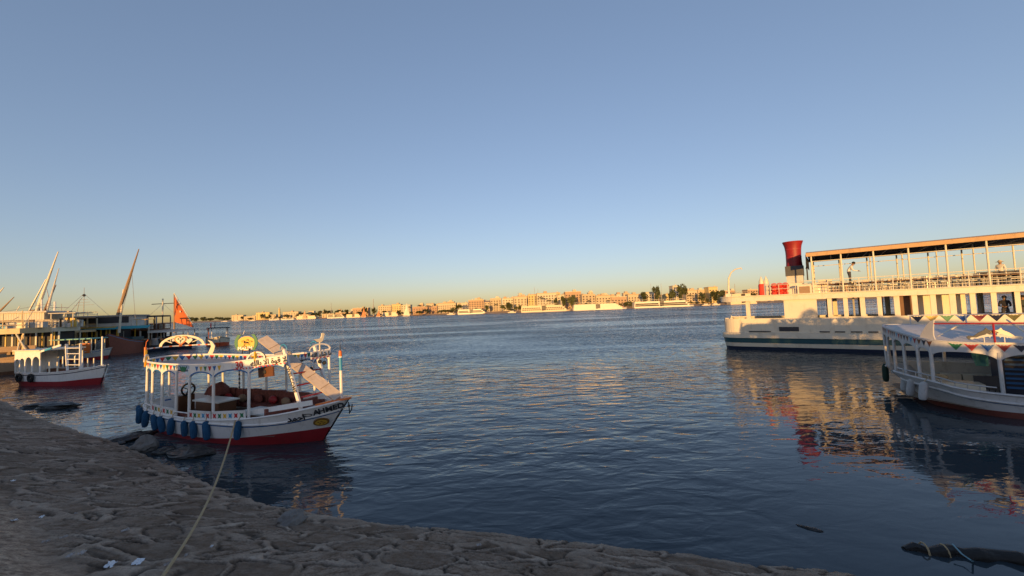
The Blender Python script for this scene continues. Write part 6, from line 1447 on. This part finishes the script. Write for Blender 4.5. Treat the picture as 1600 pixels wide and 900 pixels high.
far_felucca(475.5, 500.5, 483.5, 8, 'tan sailed felucca on the distant left river', SL[0]); far_felucca(568, 496, 481, 8, 'tall orange sailed felucca before the far bank', SL[1]); far_felucca(591, 494.5, 485.5, 7, 'short orange sailed felucca right of the taller orange one', SL[1]); far_felucca(635, 494.5, 473, 11, 'white sailed felucca standing out before the far bank', SL[2], -90)
for px, lb in ((352, 'small pale launch by the distant left shore'), (370, 'small pale launch under the golden buildings at distant left'), (395, 'small pale launch left of the distant pale ships'), (705, 'small boat left of the lone white cruise ship'), (800, 'small boat at the foot of the far bank landing'), (1118, 'low tan barge right of the long white cruise ship'), (1103, 'small launch at the bow of the long white cruise ship')):
    p = bpt(px, -8, 0); t = thing('launch', lb, 'boat', (p.x, p.y, 0), 0, 'launches along the far bank'); L = bankY(px)*.011
    mb = MB(); mb.prism([(-L, 1.0), (-L*.9, 0), (L*.8, 0), (L*1.05, 1.4), (0, .9)], (0, 0, 0), (1, 0, 0), (0, 0, 1), 2.6); mb.build('hull', M['shipc'], t); mb = MB(); mb.box(-L*.5, L*.4, -1, 1, .9, 2.5); mb.build('cabin', M['oldwhite'], t)
# ------------------------------------------------------------------ rocks, litter and odds and ends on the bank
def rock(px, py, sz, label, m_, seed, z=None, flat=.6, name='rock', tex=1.0):
    p = ground_at(px, py) if z is None else atz(px, py, z); mb = MB(); mb.ball((0, 0, 0), 1, 18, 12); r_ = random.Random(seed); o3 = Vector((seed*3.1, seed*1.7, 0))
    out = []
    for x, y, zz in mb.v:
        v = Vector((x, y, zz)); k = 1 + .38*mnoise.noise(v*1.3 + o3) + .20*mnoise.noise(v*3.1 + o3) + .08*mnoise.noise(v*7 + o3)
        q = v*k; out.append((q.x*sz[0], q.y*sz[1], q.z*sz[2]))
    mb.v = out; o = mb.build(name, m_, loc=(p.x, p.y, p.z + sz[2]*.15), rot=(0, 0, r_.uniform(0, 6))); tag(o, label, 'rock'); return o
rock(457, 816, (.30, .22, .17), 'loose pale stone lying on the bank right of the mooring rope', M['stone'], 3)
rock(226, 699, (.34, .30, .30), 'rounded brown rock at the water edge below the AHMED boat stern', M['stone'], 5, .12)
rock(207, 684, (.75, .4, .16), 'low black wet rock shelf left of the rounded brown rock', M['wetstone'], 8, .03)
rock(178, 690, (.6, .28, .12), 'black wet rock at the bank edge left of the wet rock shelf', M['wetstone'], 9, .02)
rock(298, 708, (.85, .5, .14), 'wide flat wet rock in the water under the mooring rope side', M['wetstone'], 12, .02)
rock(258, 706, (.32, .22, .12), 'small dark wet rock between the brown rock and the wide flat rock', M['wetstone'], 14, .02)
rock(92, 636, (1.1, .4, .22), 'long black rock in the shallow water near the small arched cabin boat', M['wetstone'], 17, .05)
rock(62, 634, (.7, .35, .14), 'low wet rock left of the long black rock', M['wetstone'], 19, .03)
# iron peg at the water edge
p = ground_at(697, 826); t = thing('iron_peg', 'thin black iron peg sticking up at the water edge', 'peg', p); mb = MB(); mb.tube([(0, 0, -.1), (-.02, .01, .17), (-.03, .01, .30)], .014, 6); mb.build('shaft', M['dark'], t); mb = MB(); mb.tube([(-.03, .01, .29), (-.05, .02, .33)], .020, 6); mb.build('head', M['dark'], t)
# sunken timber with rope, lower right
a, b = atz(1412, 853, .05), atz(1610, 872, .05); t = thing('sunken_timber', 'dark waterlogged timber lying in the water at lower right', 'timber', a, math.atan2(b.y-a.y, b.x-a.x)); L = (b-a).length
mb = MB(); mb.tube([(L*i/10, .05*math.sin(i*1.9), -.06 + .03*math.sin(i*2.3)) for i in range(11)], [.05, .09, .11, .12, .12, .13, .13, .13, .13, .13, .13], 9); mb.build('log', mat('waterlogged_wood', (.014, .012, .010), .55, var=.5, bump=.03, bscale=14, stretch=(.3, 1, 1)), t, smooth=True)
mb = MB()
for x in (.28, .55): mb.torus((x, 0, -.05), .165, .014, 'x', 12, 5)
for k, x in enumerate((.28, .55)): mb = MB(); mb.torus((x, 0, -.05), .125, .014, 'x', 12, 5); mb.build('binding', M['rope'], t)
r0, r1, r2 = atz(1488, 850, .16), atz(1518, 876, .10), ground_at(1560, 899)
mb = MB(); mb.tube([r0, r0.lerp(r1, .5) + Vector((0, 0, -.03)), r1, r1.lerp(r2, .5) + Vector((0, 0, -.05)), r2], .012, 5); tag(mb.build('blue_rope', mat('pale_blue_rope', (.20, .34, .38), .8), smooth=True), 'thin pale blue rope tied round the sunken timber', 'rope')
a = atz(1268, 828, .0); rock(1270, 828, (.22, .05, .035), 'dark driftwood piece just breaking the surface left of the sunken timber', M['wetstone'], 23, -.012, name='driftwood'); bpy.data.objects['driftwood']['category'] = 'driftwood'
# litter
def scrap(px, py, sx_, sy_, label, m_, seed, crumple=.03):
    p = ground_at(px, py); r_ = random.Random(seed); mb = MB(); g = 6; v = []
    for i in range(g+1):
        for j in range(g+1):
            u, w_ = i/g-.5, j/g-.5; v.append((u*sx_*(1+.2*r_.uniform(-1, 1)), w_*sy_*(1+.2*r_.uniform(-1, 1)), crumple*(mnoise.noise((u*4+seed, w_*4, 0))+.4) + r_.uniform(0, crumple*.4)))
    mb.add(v, [(i*(g+1)+j, (i+1)*(g+1)+j, (i+1)*(g+1)+j+1, i*(g+1)+j+1) for i in range(g) for j in range(g)])
    n_ = Vector((0, -.25, 1)); o = mb.build('paper_scrap', m_, loc=(p.x, p.y, p.z+.025), rot=(R(15), R(r_.uniform(-8, 8)), r_.uniform(0, 3))); tag(o, label, 'litter', 'litter on the bank')
M['tissue'] = mat('soiled_tissue', (.48, .44, .42), .9, var=.25, scale=20)
scrap(216, 881, .13, .09, 'brightest white paper scrap, flat on the bank left of the rope', M['paper'], 1, .015)
for i, (px, py, s_, lb) in enumerate(((172, 887, .16, 'long grey paper strip left of the brightest white scrap'), (128, 868, .10, 'crumpled pale tissue uphill of the grey paper strip'), (110, 872, .09, 'left of two crumpled tissues by the dusty ramp'), (65, 811, .09, 'pale scrap at the junction of slope and ramp'), (72, 850, .08, 'small scrap near the tissues by the dusty ramp'), (100, 843, .08, 'thin pink white scrap on the rubble near the ramp'), (22, 817, .10, 'pale scrap near the left picture edge'),
        (118, 806, .06, 'tiny white scrap in mid slope'), (138, 775, .06, 'tiny white scrap highest on the mid slope'), (20, 754, .10, 'thin white strip near the left edge on the slope'), (196, 832, .09, 'brown grey scrap between rope and ramp'), (262, 886, .08, 'small blue white scrap close to the rope foot'), (330, 858, .05, 'tiny white scrap right of the rope'), (290, 872, .06, 'faded pink scrap beside the rope'), (748, 855, .08, 'crumpled clear plastic scrap on the stones right of the loose pale stone'))):
    scrap(px, py, s_, s_*.5, lb, M['tissue'] if i % 3 else M['paper'], i+5)
